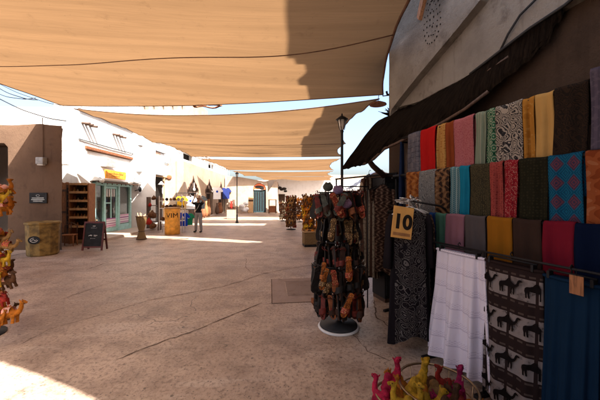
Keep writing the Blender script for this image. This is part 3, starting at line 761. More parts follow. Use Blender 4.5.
# black cabinet that carries the strut
p = at(386, 176, 4.75)
t = thing('black_cabinet', 'tall black cabinet under the foot of the awning strut', 'cabinet', (p.x, p.y, 0), A)
mb = MB(); mb.box(-.15, .15, -.18, .18, .06, p.z - .03, bev=.01); part('body', mb, m_black, t)
mb = MB(); mb.box(-.17, .17, -.2, .2, p.z - .028, p.z + .01, bev=.006); part('top', mb, m_woodd, t)
mb = MB(); mb.box(-.14, .14, -.17, .17, 0, .058); part('plinth', mb, m_woodd, t)
mb = MB(); mb.box(-.13, .13, -.195, -.182, .12, p.z - .12, bev=.004); dd = part('door', mb, m_board, t); mb = MB(); mb.tube([(.10, -.197, 1.0), (.10, -.225, 1.03), (.10, -.225, 1.15), (.10, -.197, 1.18)], .006, 6); part('handle', mb, m_chrome, dd)

# ------------------------------------------------------------------ scarves over their rails
def scarf(name, label, x, pl, pr_, ztop, length, mat, seed, back=.3, tilt=0.0, group='scarves folded over the rails'):
    yl, yr = rpt(pl, 150, x)[0], rpt(pr_, 150, x)[0]; w = yl - yr - .004; c = (yl + yr) / 2; tilt = random.Random(seed + 5).uniform(-.014, .014)
    r = random.Random(seed); ph = r.uniform(0, 6); am = r.uniform(.005, .012); off = r.uniform(-.006, .012); ln = length + r.uniform(-.025, .02)
    def fn(u, v):
        t = v * (back + ln + .06); X = (u - .5) * w
        if t < back: y = -.022; z = -(back - t) - .02
        elif t < back + .06:
            a = PI * (t - back) / .06; y = -.022 * math.cos(a); z = .022 * math.sin(a) - .02
        else: y = .022; z = -(t - back - .06) - .02
        d = max(0, -z)
        y += (am * math.sin(u * 7 + ph) + am * .8 * math.sin(u * 15 + ph * 2) + .004 * math.sin(d * 9 + ph)) * min(1, d * 4 + .3)
        X += .006 * math.sin(d * 5 + ph) + tilt * d
        return Vector((X, y + off, z + .004 * math.sin(u * 5 + ph) + (.010 * math.sin(u * 3.5 + ph * 3) if t > back + .1 else 0) * d))
    mb = MB(); mb.grid(fn, 12, 40)
    o = solo(name, mb, mat, label, 'scarf', rw(x, c, ztop), A + PI / 2, group, recalc=False)
    md = o.modifiers.new('cloth_thickness', 'SOLIDIFY'); md.thickness = .007; md.offset = 0
    return o
c_ = lambda n, p, cols, k=1.0: fab(n, p, [mul(q, .66) for q in cols], k)  # scales cloth colours down: the stall's shade is put into them
top_row = [
 (409, 423.5, c_('slate_check', 'check', [(.13, .13, .16), (.06, .06, .09), (.22, .20, .22)], 1.1), 'slate grey checked scarf at the far left end of the top rail'),
 (423, 438.5, c_('bright_red', 'plain', [(.50, .015, .015)]), 'plain bright red scarf on the top rail'),
 (438.5, 448, c_('gold_dots', 'dots', [(.50, .27, .08), (.36, .15, .04), (.62, .42, .18)], .8), 'golden ochre patterned scarf between the bright red and the rust ones'),
 (447.5, 456, c_('rust_plain', 'plain', [(.26, .06, .02)]), 'narrow plain rust brown scarf on the top rail'),
 (455.5, 476, c_('rose_speckle', 'speckle', [(.42, .13, .15), (.52, .22, .22), (.34, .08, .10)], 1.2), 'dusty rose pink scarf on the top rail'),
 (477, 488, c_('sage_check', 'zig', [(.26, .32, .24), (.18, .23, .18), (.36, .36, .28)], 2.2), 'sage green woven scarf on the top rail'),
 (487.5, 499, c_('green_white_ogee', 'ogee', [(.04, .17, .09), (.36, .40, .30), (.02, .07, .04)], 2.4), 'dark green and white latticed scarf on the top rail'),
 (498, 525, c_('black_ivory_paisley', 'paisley', [(.42, .37, .32), (.03, .03, .035), (.5, .44, .38)], 1.3), 'ivory scarf with large black paisley swirls'),
 (524.5, 537, c_('ochre_rosettes', 'dots', [(.48, .22, .04), (.42, .18, .03), (.58, .34, .10)], .28), 'deep ochre scarf with small pale rosettes'),
 (536.5, 555, c_('mustard_plain', 'plain', [(.62, .38, .13)]), 'plain pale mustard scarf at the right of the ochre ones'),
 (555.5, 591, c_('black_brown_damask', 'paisley', [(.02, .016, .014), (.042, .026, .018), (.014, .01, .01)], 1.6), 'black scarf with faint brown damask on the top rail'),
 (593, 640, c_('lilac_grey', 'stripe', [(.12, .10, .15), (.09, .08, .12), (.17, .14, .19)], 1.0), 'lilac grey scarf cut by the right edge of the picture'),
]
for i, (a, b, mt, lb) in enumerate(top_row):
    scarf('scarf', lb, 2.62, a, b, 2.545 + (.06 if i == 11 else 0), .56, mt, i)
mid_row = [
 (407, 421, c_('burnt_orange_leaf', 'leaf', [(.34, .12, .03), (.20, .06, .02), (.42, .18, .06)], .9), 'burnt orange leafy scarf at the far left of the middle rail'),
 (421, 437.5, c_('ash_grey_leaf', 'paisley', [(.25, .25, .25), (.11, .115, .12), (.33, .33, .32)], 1.8), 'ash grey figured scarf on the middle rail'),
 (437, 452, c_('brown_black_leaf', 'leaf', [(.17, .09, .045), (.035, .022, .018), (.26, .15, .08)], 1.0), 'brown scarf with black leaves on the middle rail'),
 (452, 462, c_('aqua_zigzag', 'zig', [(.16, .30, .33), (.05, .13, .17), (.30, .42, .42)], 1.4), 'aqua scarf with dark zigzags on the middle rail'),
 (461.5, 471.5, c_('peacock_plain', 'plain', [(.012, .20, .33)]), 'plain peacock blue scarf on the middle rail'),
 (472, 493, c_('olive_black_specks', 'dots', [(.045, .04, .025), (.12, .10, .05), (.09, .07, .035)], 1.8), 'olive black scarf with tiny dots on the middle rail'),
 (493, 506, c_('brick_red_specks', 'dots', [(.36, .07, .06), (.20, .03, .03), (.44, .15, .11)], 1.5), 'brick red speckled scarf on the middle rail'),
 (505.5, 519.5, c_('red_white_specks', 'speckle', [(.30, .02, .03), (.45, .20, .17), (.2, .01, .02)], .9), 'deep red scarf with white specks on the middle rail'),
 (520, 549.5, c_('black_olive_plain', 'dots', [(.020, .020, .012), (.035, .032, .018), (.028, .025, .015)], 1.0), 'almost black wide scarf on the middle rail'),
 (550, 586, c_('blue_mauve_medallion', 'diamond', [(.012, .13, .24), (.15, .055, .085), (.01, .045, .11)], 1.0), 'blue and mauve scarf with big diamond medallions'),
 (587, 640, c_('rust_orange_leaf', 'leaf', [(.36, .10, .035), (.26, .06, .02), (.42, .16, .07)], .7), 'rust orange scarf cut by the right edge of the picture'),
]
for i, (a, b, mt, lb) in enumerate(mid_row): scarf('scarf', lb, 2.55, a, b, 2.02, .52, mt, 30 + i)
c_ = lambda n, p, cols, k=1.0: fab(n, p, [mul(q, .46) for q in cols], k)  # lowest rail scaled down further, its deeper shade put into the colours
low_row = [
 (431, 437.5, c_('royal_blue_plain', 'plain', [(.02, .07, .26)]), 'narrow royal blue scarf at the far left of the lowest rail'),
 (437.5, 448, c_('jade_plain', 'plain', [(.10, .26, .19)]), 'plain jade green scarf on the lowest rail'),
 (448, 466.5, c_('dusky_pink_plain', 'plain', [(.40, .19, .25)]), 'plain dusky pink scarf on the lowest rail'),
 (467.5, 488, c_('taupe_plain', 'plain', [(.15, .13, .135)]), 'plain taupe grey scarf on the lowest rail'),
 (489, 514, c_('amber_plain', 'plain', [(.50, .20, .02)]), 'plain amber orange scarf on the lowest rail'),
 (516, 544.5, c_('umber_plain', 'plain', [(.075, .045, .035)]), 'plain dark umber scarf on the lowest rail'),
 (545.5, 578, c_('crimson_plain', 'plain', [(.32, .02, .045)]), 'plain crimson scarf on the lowest rail'),
 (578.5, 640, c_('midnight_plain', 'plain', [(.008, .018, .06)]), 'plain midnight blue scarf cut by the right edge of the picture'),
]
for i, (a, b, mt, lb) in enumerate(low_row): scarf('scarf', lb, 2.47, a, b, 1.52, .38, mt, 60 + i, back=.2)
# the racks
t = rthing('scarf_rack', 'dark wooden rack carrying the three rails of scarves', 'rack', 0, 0, 0)
for y in (3.42, 1.9, .35):
    mb = MB(); mb.box(2.80, 2.86, y - .03, y + .03, 0, 2.60); part('post', mb, m_woodd, t)
for x, z in ((2.62, 2.52), (2.55, 1.997), (2.47, 1.497)):
    mb = MB(); mb.tube([(x, .1, z), (x, 3.4, z)], .016, 8); part('rail', mb, m_black, t)
    mb = MB(); [mb.box(x - .01, 2.80, y - .012, y + .012, z - .035, z - .015) for y in (3.42, 1.9, .35)]; split_part('rail_arm', mb, m_black, t)
mb = MB(); mb.box(2.87, 2.90, .05, 3.5, .05, 2.62); part('back_panel', mb, m_woodd, t)
# navy cloth at the end of the rack
def drape(name, label, cat, loc, rz, w, h, mat, seed, folds=5, amp=.02, flare=1.0, group=None, depth=None, thick=.004):
    r = random.Random(seed); ph = r.uniform(0, 6)
    def fn(u, v):
        d = v; a = amp * (.25 + .9 * d)
        return Vector(((u - .5) * w * (1 + (flare - 1) * d) + .01 * math.sin(d * 6 + ph), a * math.sin(u * folds * 6.28 + ph + .6 * math.sin(d * 3)) + a * .4 * math.sin(u * folds * 14 + ph), -h * v + .006 * math.sin(u * 9 + ph)))
    mb = MB(); mb.grid(fn, 60, 24)
    o = solo(name, mb, mat, label, cat, loc, rz, group, recalc=False)
    md = o.modifiers.new('cloth_thickness', 'SOLIDIFY'); md.thickness = thick
    return o
y_, z_ = rpt(402, 143, 2.62)
drape('hanging_cloth', 'dark navy cloth hanging between the pillar and the top scarves', 'cloth', rw(2.62, y_, z_), A + PI / 2 - R(50), .20, 1.0, fab('navy_cloth', 'plain', [(.012, .02, .05)]), 4, 3)

# ------------------------------------------------------------------ skirts and wraps along the low rail
t = rthing('skirt_rail', 'low black garment rail carrying the skirts', 'garment rail', 0, 0, 0)
mb = MB(); mb.tube([(2.25, .35, 1.235), (2.25, 2.42, 1.235)], .009, 8); part('rail', mb, m_black, t)
for y in (.38, 1.785, 2.40):
    mb = MB(); mb.tube([(2.25, y, 1.23), (2.25, y, .02)], .009, 8); mb.box(2.16, 2.45, y - .02, y + .02, 0, .03); part('upright', mb, m_black, t)
def skirt(label, pl, pr_, mat, seed, folds, amp, h=1.06, ztop=1.185, x=2.25, wmul=1.12, dep=.07, camels=False, name='skirt', cat='skirt', tlt=0.0):
    yl, yr = rpt(pl, 150, x)[0], rpt(pr_, 150, x)[0]; w = yl - yr; c = (yl + yr) / 2; r = random.Random(seed); ph = r.uniform(0, 6)
    t = rthing(name, label, cat, x, c, ztop, PI / 2)
    def fn(u, v, o=0.0):
        a = 2 * PI * u; d = v
        ww = w / 2 * (1 + (wmul - 1) * d); dd = dep * (.35 + .9 * d) + o
        k = amp * (.18 + .95 * d)
        rip = k * (math.sin(a * folds + ph + .7 * math.sin(d * 4 + ph)) + .45 * math.sin(a * (folds * 2 + 1) + 2 * ph + d * 2))
        return Vector(((ww + rip * .5) * math.cos(a), dd * math.sin(a) + rip * math.copysign(min(1, abs(math.sin(a)) * 2.2), math.sin(a)) * .9, -h * v + .012 * math.sin(a * 3 + ph) * d + tlt * math.cos(a) * d))
    mb = MB(); mb.grid(fn, 150, 40, closed=True); part('cloth', mb, mat, t, recalc=False)
    mb = MB(); mb.tube([((w / 2 + .005) * math.cos(a * PI / 20), (dep * .35 + .006) * math.sin(a * PI / 20), -.012) for a in range(22)], .012, 6, closed=True); part('waistband', mb, mat, t)
    mb = MB(); mb.tube([(-w * .42, 0, .03), (w * .42, 0, .03)], .008, 6); mb.tube([(0, 0, .03), (0, 0, .055), (0, .018, .075), (0, .0, .09), (0, -.012, .075)], .005, 6)
    part('hanger', mb, m_black, t)
    for s in (-.38, .38):
        mb = MB(); mb.box(w * s - .009, w * s + .009, -.012, .035, -.022, .028, bev=.003); part('clip', mb, m_black, t)
    return t, fn, w
m_whsk = fab('white_lace_cotton', 'lace', [(.66, .62, .70), (.55, .51, .60), (.50, .46, .56)], 1.0)
skirt('long white cotton skirt with lace bands clipped to the low rail', 437.5, 486, m_whsk, 3, 9, .046, wmul=1.28, tlt=.0)
# camel print wrap
m_cam = Mat('camel_print_cloth', .95, .03, 0, 0); x, y, z = m_cam.xyz(); fz_ = (z * 3.6 + .12).fract(); n1 = m_cam.noise(26, 5, .7); n2 = m_cam.noise(7, 4)
band = fz_.gt(.22) * fz_.lt(.80); edge = ((x * 16).fract() - .5).abs().lt(.3) * (fz_.gt(.12) * fz_.lt(.17)).max(fz_.gt(.85) * fz_.lt(.90)); vb = ((x * 5.4 + .5).fract() - .5).abs().gt(.055)
col = m_cam.mix(band * vb * n1.sstep(.30, .46), (.022, .014, .013), (.20, .17, .16)); col = m_cam.mix(edge * .35, col, (.16, .12, .10)); col = m_cam.mix(n2.sstep(.6, .75) * .5, col, (.03, .02, .02)); m_cam.color(col); m_cam = m_cam.m
m_camk = plain('camel_print_black', (.009, .007, .007), .95, .03)
ct, cfn, cw = skirt('dark wrap printed with rows of black camels on pale bands', 486, 543, m_cam, 8, 6, .012, wmul=1.04, h=1.08, name='wrap_cloth', cat='wrap')
camel2d = [(-.48, 0), (-.50, .22), (-.54, .36), (-.52, .52), (-.42, .60), (-.28, .62), (-.16, .68), (-.04, .84), (.04, .84), (.14, .68), (.26, .60), (.36, .56), (.44, .62), (.50, .80), (.58, .88), (.70, .84), (.74, .78), (.66, .76), (.60, .74), (.54, .58), (.46, .46), (.34, .38), (.36, .2), (.34, 0), (.27, 0), (.28, .20), (.24, .34), (.20, .2), (.19, 0), (.12, 0), (.12, .22), (.12, .36), (-.12, .36), (-.30, .38), (-.30, .2), (-.28, 0), (-.35, 0), (-.38, .2), (-.40, .30), (-.42, .2), (-.41, 0)]
mb = MB()
for row in range(4):
    for k in range(3):
        bb = bmesh.new(); vs = [bb.verts.new((a, b, 0)) for a, b in camel2d]; es = [bb.edges.new((vs[i], vs[(i + 1) % len(vs)])) for i in range(len(vs))]; bmesh.ops.triangle_fill(bb, use_beauty=True, edges=es)
        for _ in range(1): bmesh.ops.subdivide_edges(bb, edges=bb.edges[:], cuts=2)
        cx0 = (k - 1) * .185 - .005; cz0 = -(.165 + row * .278); sc = .135
        ok = {}
        for v in bb.verts:
            X = cx0 - v.co.x * sc; Z = cz0 + (v.co.y - .4) * sc * 1.0
            vv = min(1, max(0, -Z / 1.08)); ca = max(-.99, min(.99, X / (cw / 2 * (1 + .04 * vv)))); u = math.acos(ca) / (2 * PI)
            p = cfn(u, vv); ok[v] = mb.b.verts.new((p.x, p.y + .014, p.z))
        for f in bb.faces: mb._f([ok[v] for v in f.verts])
        bb.free()
cc = [c for c in ct.children if c.name.startswith('cloth')][0]
part('camel_print', mb, m_camk, cc, recalc=False)
m_blue = fab('petrol_blue_cotton', 'plain', [(.006, .020, .045)])
bt, bfn, bw = skirt('long petrol blue skirt with an orange brown tag, at the lower right', 545, 603, m_blue, 5, 11, .014, wmul=1.06, h=1.08, ztop=1.17)
skirt('dark wine skirt beyond the petrol blue one, mostly out of the picture', 606, 680, fab('wine_cotton', 'plain', [(.07, .02, .03)]), 6, 8, .02, wmul=1.05, ztop=1.17)
yt, zt = rpt(577, 284, 2.16); t = rthing('swing_tag', 'small orange brown paper tag on the petrol blue skirt', 'tag', 2.155, yt, zt, PI / 2)
mb = MB(); mb.box(-.035, .035, -.002, .002, -.065, .05); part('card', mb, m_woodo, t); mb = MB(); mb.tube([(0, 0, .05), (0, .0, .095)], .002, 4); part('string', mb, m_black, t)
# shadowy floor box below rail: folded stock
for k, (y, lb) in enumerate(((2.05, 'black cardboard stock box on the floor behind the white skirt'), (1.35, 'black cardboard stock box on the floor behind the camel print wrap'), (.7, 'black cardboard stock box on the floor behind the petrol blue skirt'))):
    t = rthing('stock_box', lb, 'box', 2.6, y, 0, group='stock boxes under the scarf rack')
    mb = MB(); mb.box(-.16, .16, -.28, .28, 0, .42, bev=.006); part('carton', mb, m_board, t)
    mb = MB(); mb.box(-.168, .168, -.288, .288, .421, .45); part('lid', mb, m_woodd, t)

# ------------------------------------------------------------------ the robes and their price card
def hanger_mb(w=.2):
    mb = MB(); mb.tube([(-w, 0, -.085), (-w * .5, 0, -.035), (0, 0, 0), (w * .5, 0, -.035), (w, 0, -.085)], .009, 6)
    mb.tube([(0, 0, 0), (0, 0, .04), (.012, 0, .062), (.028, 0, .07), (.04, 0, .055)], .004, 6); return mb
def robe(label, loc, rz, mat, seed, L=1.35, w=.42, flare=1.35, sleeves=.5, trim=None, cat='robe', name='robe', group=None, hm=None):
    t = thing(name, label, cat, loc, rz, group); r = random.Random(seed); ph = r.uniform(0, 6)
    part('hanger', hanger_mb(w * .46), hm or m_black, t)
    def fn(u, v):
        a = 2 * PI * u; sh = .085 * (abs(math.cos(a)) ** 1.5) * (1 - min(1, v * 12)) ** 2
        ww = w / 2 * (.22 + .78 * min(1, v * 14) ** .6) * (1 - .10 * math.sin(min(1, v * 2.2) * PI)) * (1 + (flare - 1) * max(0, v - .35) / .65)
        dd = .028 + .035 * min(1, v * 6)
        k = .016 * v; rip = k * (math.sin(a * 6 + ph) + .5 * math.sin(a * 13 + 2 * ph + v * 3))
        return Vector(((ww + rip) * math.cos(a), (dd + rip) * math.sin(a), -.012 - .07 * abs(math.cos(a)) * min(1, v * 14) - (L - .08) * v + .02 * math.sin(a * 3 + ph) * v))
    mb = MB(); mb.grid(fn, 72, 36, closed=True); b = part('gown', mb, mat, t, recalc=False)
    for s in (-1, 1):
        if sleeves:
            mb = MB(); pts = [(s * w * .46, 0, -.085), (s * w * .54, .004, -.2), (s * w * .56, .01, -.09 - sleeves * .6), (s * w * .58, .014, -.09 - sleeves)]
            mb.tube(pts, [.05, .062, .065, .08], 12, flat=.5); part('sleeve', mb, mat, t)
    if trim:
        mb = MB(); mb.tube([(math.cos(a * PI / 8) * .055, .034 * math.sin(a * PI / 8) * -1, -.03 - .03 * max(0, math.sin(a * PI / 8))) for a in range(16)], .006, 5, closed=True); part('neckline', mb, trim, t)
    return t
m_emb = fab('black_embroidered', 'embroid', [(.012, .010, .012), (.115, .105, .10), (.07, .065, .06)], 1.0)
m_blk = fab('black_plain_cloth', 'plain', [(.012, .011, .013)]); m_brn = fab('brown_print_cloth', 'leaf', [(.09, .05, .035), (.03, .018, .014), (.2, .13, .09)], 1.2)
labs = ['black robe with white embroidery down the front, foremost behind the price card', 'second black robe, just behind the foremost embroidered one', 'brown leaf print robe between the black robes of the price card', 'black robe in the middle of the rail behind the price card', 'dark brown robe farther along the rail behind the price card', 'rearmost black robe on the rail behind the price card']
for k, (mt, dx) in enumerate(((m_emb, 0), (m_blk, .05), (m_brn, .09), (m_blk, .04), (m_brn, .07), (m_blk, .02))):
    robe(labs[k], Vector((*at(409 + k * 2.2, 200, 2.98 + k * .10)[:2], 1.60 - .01 * k)), R(4) + R(rnd.uniform(-8, 8)), mt, 20 + k, L=1.42 - .03 * (k % 2), w=.40, flare=1.18, sleeves=.55, trim=m_white_p if k == 0 else None, hm=m_white_p if k % 2 == 0 else m_chrome)
p = at(409, 200, 2.98); t = thing('robe_rail', 'straight steel rail from which the black robes hang', 'garment rail', (p.x, p.y, 0), -R(25))
mb = MB(); mb.tube([(0, -.12, 1.665), (0, .85, 1.665)], .014, 8); part('rail', mb, m_chrome, t)
mb = MB(); mb.tube([(0, .80, 1.66), (0, .80, .02)], .014, 8); mb.box(-.22, .22, .77, .83, 0, .03); part('upright', mb, m_black, t)
mb = MB(); mb.tube([(0, .1, 1.66), (.3, .3, 1.60), (.45, .4, 1.5)], .012, 6); part('brace', mb, m_black, t)
# heap of striped hangers over the rail
m_strp = fab('black_white_stripes', 'stripe', [(.62, .56, .55), (.02, .02, .02), (.5, .45, .45)], 1.3)
for k in range(9):
    t = solo('empty_hanger', hanger_mb(.17), m_white_p if k % 3 else m_chrome, 'pale empty hanger in the heap above the price card', 'hanger', at(410 + k * 1.1, 201 + (k % 3) * 2, 3.05 + k * .035), 0, 'heap of hangers above the price card', rot=(R(rnd.uniform(-20, 20)), R(28 + k * 3), R(10 + k * 5)))
p = at(402.5, 222.5, 2.86); t = thing('price_card', 'yellow card reading 10 hung on the black robes', 'price card', p, 0, rot=(R(-6), R(9), R(6)))
mb = MB(); mb.box(-.108, .108, -.003, .003, -.16, .16, bev=.002); part('card', mb, plain('yellow_card', (.68, .36, .10), .7, var=.12), t)
me = text_mesh('10', .20, .001, m_dark, bold=.008); o = part('numeral', me, None, t, loc=(0, -.0055, -.0)); o.rotation_euler = (R(90), 0, 0)
mb = MB(); mb.box(-.09, .09, -.0055, -.0032, -.135, -.105)
part('small_print', mb, plain('card_print', (.35, .16, .06), .8), t)
mb = MB(); mb.tube([(0, 0, .16), (.0, .01, .20), (.01, .03, .22)], .003, 5); part('string', mb, m_black, t)
# ------------------------------------------------------------------ unseen blocks added to cut the light on the scarf stall
t = thing('unseen_light_blocker', 'unseen dark boarded box with a roof, added to keep light off the scarf stall', 'light blocker', (1.0, -.75, 0), 0)
mb = MB(); mb.box(-.5, 2.9, -3.2, .2, 0, 3.1); part('wall', mb, m_woodd, t)
mb = MB(); mb.box(-.3, 2.7, -3.3, 2.35, 3.102, 3.2); part('roof', mb, m_mat, t)
t = thing('unseen_rear_blocker', 'unseen brown wall across the lane, added behind the viewer to block light', 'building', (-9, -12, 0))  # unseen, added to block skylight from behind
mb = MB(); mb.prism(rect(0, 16, 0, 7), [rect(3, 4.5, 0.1, 2.6), rect(8, 9.5, .1, 2.6)], 'y', 0, .5); part('wall', mb, m_brownplaster, t)

def fuse(mb, voxel, smooth=6, fac=.5):
    """join overlapping lumps into one continuous skin"""
    me = mb.mesh('lumps', [], True); o = bpy.data.objects.new('lumps_tmp', me); COL.objects.link(o)
    r = o.modifiers.new('r', 'REMESH'); r.mode = 'VOXEL'; r.voxel_size = voxel; r.use_smooth_shade = True
    if smooth: s = o.modifiers.new('s', 'SMOOTH'); s.iterations = smooth; s.factor = fac
    dg = bpy.context.evaluated_depsgraph_get(); out = bpy.data.meshes.new_from_object(o.evaluated_get(dg)); bpy.data.objects.remove(o)
    for p in out.polygons: p.use_smooth = True
    return out
def with_mat(me, mats):
    m = me.copy(); m.materials.clear()
    for x in (mats if isinstance(mats, (list, tuple)) else [mats]): m.materials.append(x)
    return m
def plush(name, c):
    m = Mat(name, .95, .05, 0, .05); n = m.noise(14, 5, .7); f = m.noise(150, 4, .8)
    m.color(m.mix(n.sstep(.35, .65), mul(c, .6), mul(c, 1.15))); m.bump(f, .03); return m.m
PL = {k: plush('plush_' + k, v) for k, v in dict(orange=(.75, .24, .02), yellow=(.85, .50, .03), pink=(.80, .02, .10), tan=(.50, .28, .10), magenta=(.6, .02, .16), red=(.45, .03, .02), brown=(.16, .07, .03), cream=(.55, .45, .3)).items()}
def toy_camel_meshes():
    b = MB()
    b.blob((0, 0, 0), .095, .052, .055, 16, 10); b.blob((.0, 0, .055), .04, .034, .045)
    b.tube([(.075, 0, .0), (.11, 0, .01), (.135, 0, .05), (.14, 0, .10)], [.040, .032, .024, .022], 10)
    b.blob((.155, 0, .115), .036, .024, .024); b.blob((.185, 0, .105), .022, .017, .016)
    for s in (-1, 1):
        b.blob((.135, .02 * s, .142), .008, .008, .016, 8, 6)
        for x in (-.065, .065): b.tube([(x, .03 * s, -.01), (x * 1.05, .033 * s, -.07), (x, .034 * s, -.12)], [.026, .017, .020], 10)
    b.tube([(-.09, 0, .02), (-.115, 0, -.02), (-.11, 0, -.06)], [.012, .007, .012], 8)
    body = fuse(b, .0055, 2)
    for v in body.vertices: v.co += v.normal * (noise.noise(v.co * 160) * .0035 + noise.noise(v.co * 40) * .003)
    s = MB(); s.grid(lambda u, v: Vector(((u - .5) * .085, .062 * math.sin((v - .5) * 3.6), .012 + .075 * math.cos((v - .5) * 3.0) ** 1)), 10, 16)
    s.tube([(0.0, 0, .09), (0, 0, .115)], [.02, .01], 8)
    sad = s.mesh('saddle', [], False)
    e = MB()
    for q in (-1, 1): e.blob((.168, .021 * q, .124), .005, .004, .005, 8, 6)
    e.tube([(.178, -.02, .10), (.18, 0, .122), (.178, .02, .10), (.175, 0, .088)], .003, 5, closed=True)
    eye = e.mesh('bridle', [], True)
    return body, sad, eye
TB, TS, TE = toy_camel_meshes()
m_saddle = fab('red_white_saddle', 'stripe', [(.50, .03, .03), (.65, .55, .45), (.5, .2, .03)], 2.5)
m_saddle2 = fab('dark_red_saddle', 'dots', [(.25, .03, .04), (.6, .35, .05), (.05, .05, .2)], 1.5)
protos = {}
def toy(color, loc, rot, scale, label, group, saddle=None, bare=False):
    key = (color, saddle is m_saddle2, bare)
    if key not in protos:
        t = thing('toy_camel', label, 'toy camel', (0, 0, 0), group=group)
        part('body', with_mat(TB, PL[color]), None, t); bare or part('saddle', with_mat(TS, saddle or m_saddle), None, t); part('bridle', with_mat(TE, m_black), None, t)
        protos[key] = t
    else: t = copy_tree(protos[key])
    t.location = loc; t.rotation_euler = rot; t.scale = (scale,) * 3; t['label'] = label; t['group'] = group; t['category'] = 'toy camel'
    return t
# toy stand cut by the left edge
t = thing('toy_stand', 'black wire stand of toy camels cut off by the left edge', 'display stand', (-3.92, 3.45, 0))
mb = MB(); mb.lathe([(.25, 0), (.25, .02), (.03, .04)], 20); part('base', mb, m_black, t); mb = MB(); mb.tube([(0, 0, .03), (0, 0, 1.85)], .018, 8); part('pole', mb, m_black, t)
for z in (.45, .72, .98, 1.25, 1.55, 1.8):
    mb = MB()
    for k in range(8): a = k * PI / 4; mb.tube([(0, 0, z), (.24 * math.cos(a), .24 * math.sin(a), z + .02), (.26 * math.cos(a), .26 * math.sin(a), z + .05)], .004, 4)
    part('wire_arm', mb, m_chrome, t)
G = 'toy camels on the stand at the left edge'
spec = [(9, 314, 'orange', 'lowest orange toy camel with a red and white saddle, at the left edge', 1.12, 0), (3, 297, 'red', 'red toy camel just above the lowest orange one', .9, 1), (7, 281, 'brown', 'dark brown toy camel on the stand at the left edge', .95, 0), (2, 273, 'orange', 'orange toy camel in the middle of the stand at the left edge', .9, 1), (4, 259, 'yellow', 'yellow toy camel level with the foot of the brown drum', .85, 0), (-4, 262, 'orange', 'orange toy camel half cut off, level with the foot of the brown drum', .9, 0), (1, 239, 'tan', 'tan toy camel on the upper half of the left edge stand', .9, 1), (-5, 243, 'red', 'red toy camel half cut off on the upper half of the left edge stand', .9, 1), (2, 208, 'orange', 'orange toy camel near the top of the left edge stand', .85, 0), (-3, 196, 'yellow', 'topmost yellow toy camel of the left edge stand', .8, 0), (-10, 300, 'tan', 'tan toy camel beyond the left edge near the floor', 1, 0), (-12, 222, 'orange', 'orange toy camel beyond the left edge', 1, 0)]
for k, (px, py, cl, lb, sc, sd) in enumerate(spec):
    toy(cl, at(px, py, 3.35), (R(rnd.uniform(-15, 15)), R(rnd.uniform(-30, 20) if k else -8), R(rnd.uniform(-50, 40) if k else 8)), sc * .85, lb, G, m_saddle2 if sd else None)

cols_l = ['orange', 'yellow', 'tan', 'orange', 'red', 'orange', 'brown']
for k in range(22):
    px = rnd.uniform(-16, 7); py = 190 + k * 6.2; cl = cols_l[k % 7]
    toy(cl, at(px, py, 3.35 + rnd.uniform(-.12, .15)), (R(rnd.uniform(-25, 25)), R(rnd.uniform(-40, 30)), R(rnd.uniform(-90, 90))), rnd.uniform(.6, .8), 'small %s toy camel crowded among the others on the left edge stand' % cl, G, m_saddle2 if k % 2 else None)
# brown drum planter
p = gnd(42, 257); t = thing('brown_drum', 'mustard brown drum with a dark oval emblem beside the brown wall', 'drum', (p.x - .28, p.y + .35, 0), R(12))
m_drum = plain('mustard_brown_paint', (.20, .125, .035), .6, var=.5, scale=7, bump=.004)
mb = MB(); mb.lathe([(.35, 0), (.37, .03), (.385, .5), (.40, .90), (.40, .93)], 10, smooth=False); part('body', mb, m_drum, t)
mb = MB(); mb.lathe([(.41, .90), (.425, .92), (.425, .965), (.40, .975), (.2, .94)], 10, smooth=False); part('rim', mb, m_drum, t)
mb = MB(); mb.grid(lambda u, v: Vector((.15 * v * math.cos(u * 2 * PI), -.392, .48 + .115 * v * math.sin(u * 2 * PI))), 24, 2, closed=True); e = part('emblem', mb, m_board, t, recalc=False)
mb = MB(); mb.tube([(.09 * math.cos(a * PI / 8), -.397, .48 + .06 * math.sin(a * PI / 8)) for a in range(4, 17)], .007, 5); mb.tube([(-.06, -.397, .47), (-.01, -.397, .50), (.03, -.397, .46), (.07, -.397, .49)], .007, 5); part('emblem_mark', mb, m_lamp, e)

# shelf rack and wooden leaf in front of the white pier
p = gnd(83, 240); t = thing('shelf_rack', 'orange brown wooden shelf rack full of small souvenirs', 'shelf rack', (-8.02, 10.45, 0), R(6))
mb = MB(); mb.box(-.36, -.32, -.2, .2, 0, 2.2); mb.box(.28, .32, -.2, .2, 0, 2.2); split_part('side_panel', mb, m_woodo, t); mb = MB(); mb.box(-.318, .278, .17, .19, .05, 2.2); part('back_panel', mb, m_woodd, t)
zs = [.62, .95, 1.25, 1.55, 1.86, 2.16]
for z in zs:
    mb = MB(); mb.xf(Matrix()); mb.box(-.316, .276, -.20, .165, z, z + .03, Matrix.Translation((0, 0, z)) @ Matrix.Rotation(R(8), 4, 'X') @ Matrix.Translation((0, 0, -z))); mb.box(-.316, .276, -.225, -.205, z - .03, z + .05); split_part('shelf', mb, m_woodl, t)
GS = 'souvenirs on the wooden shelf rack'; sm = [m_woodd, m_rust, PL['cream'], m_woodo, m_black, PL['tan']]
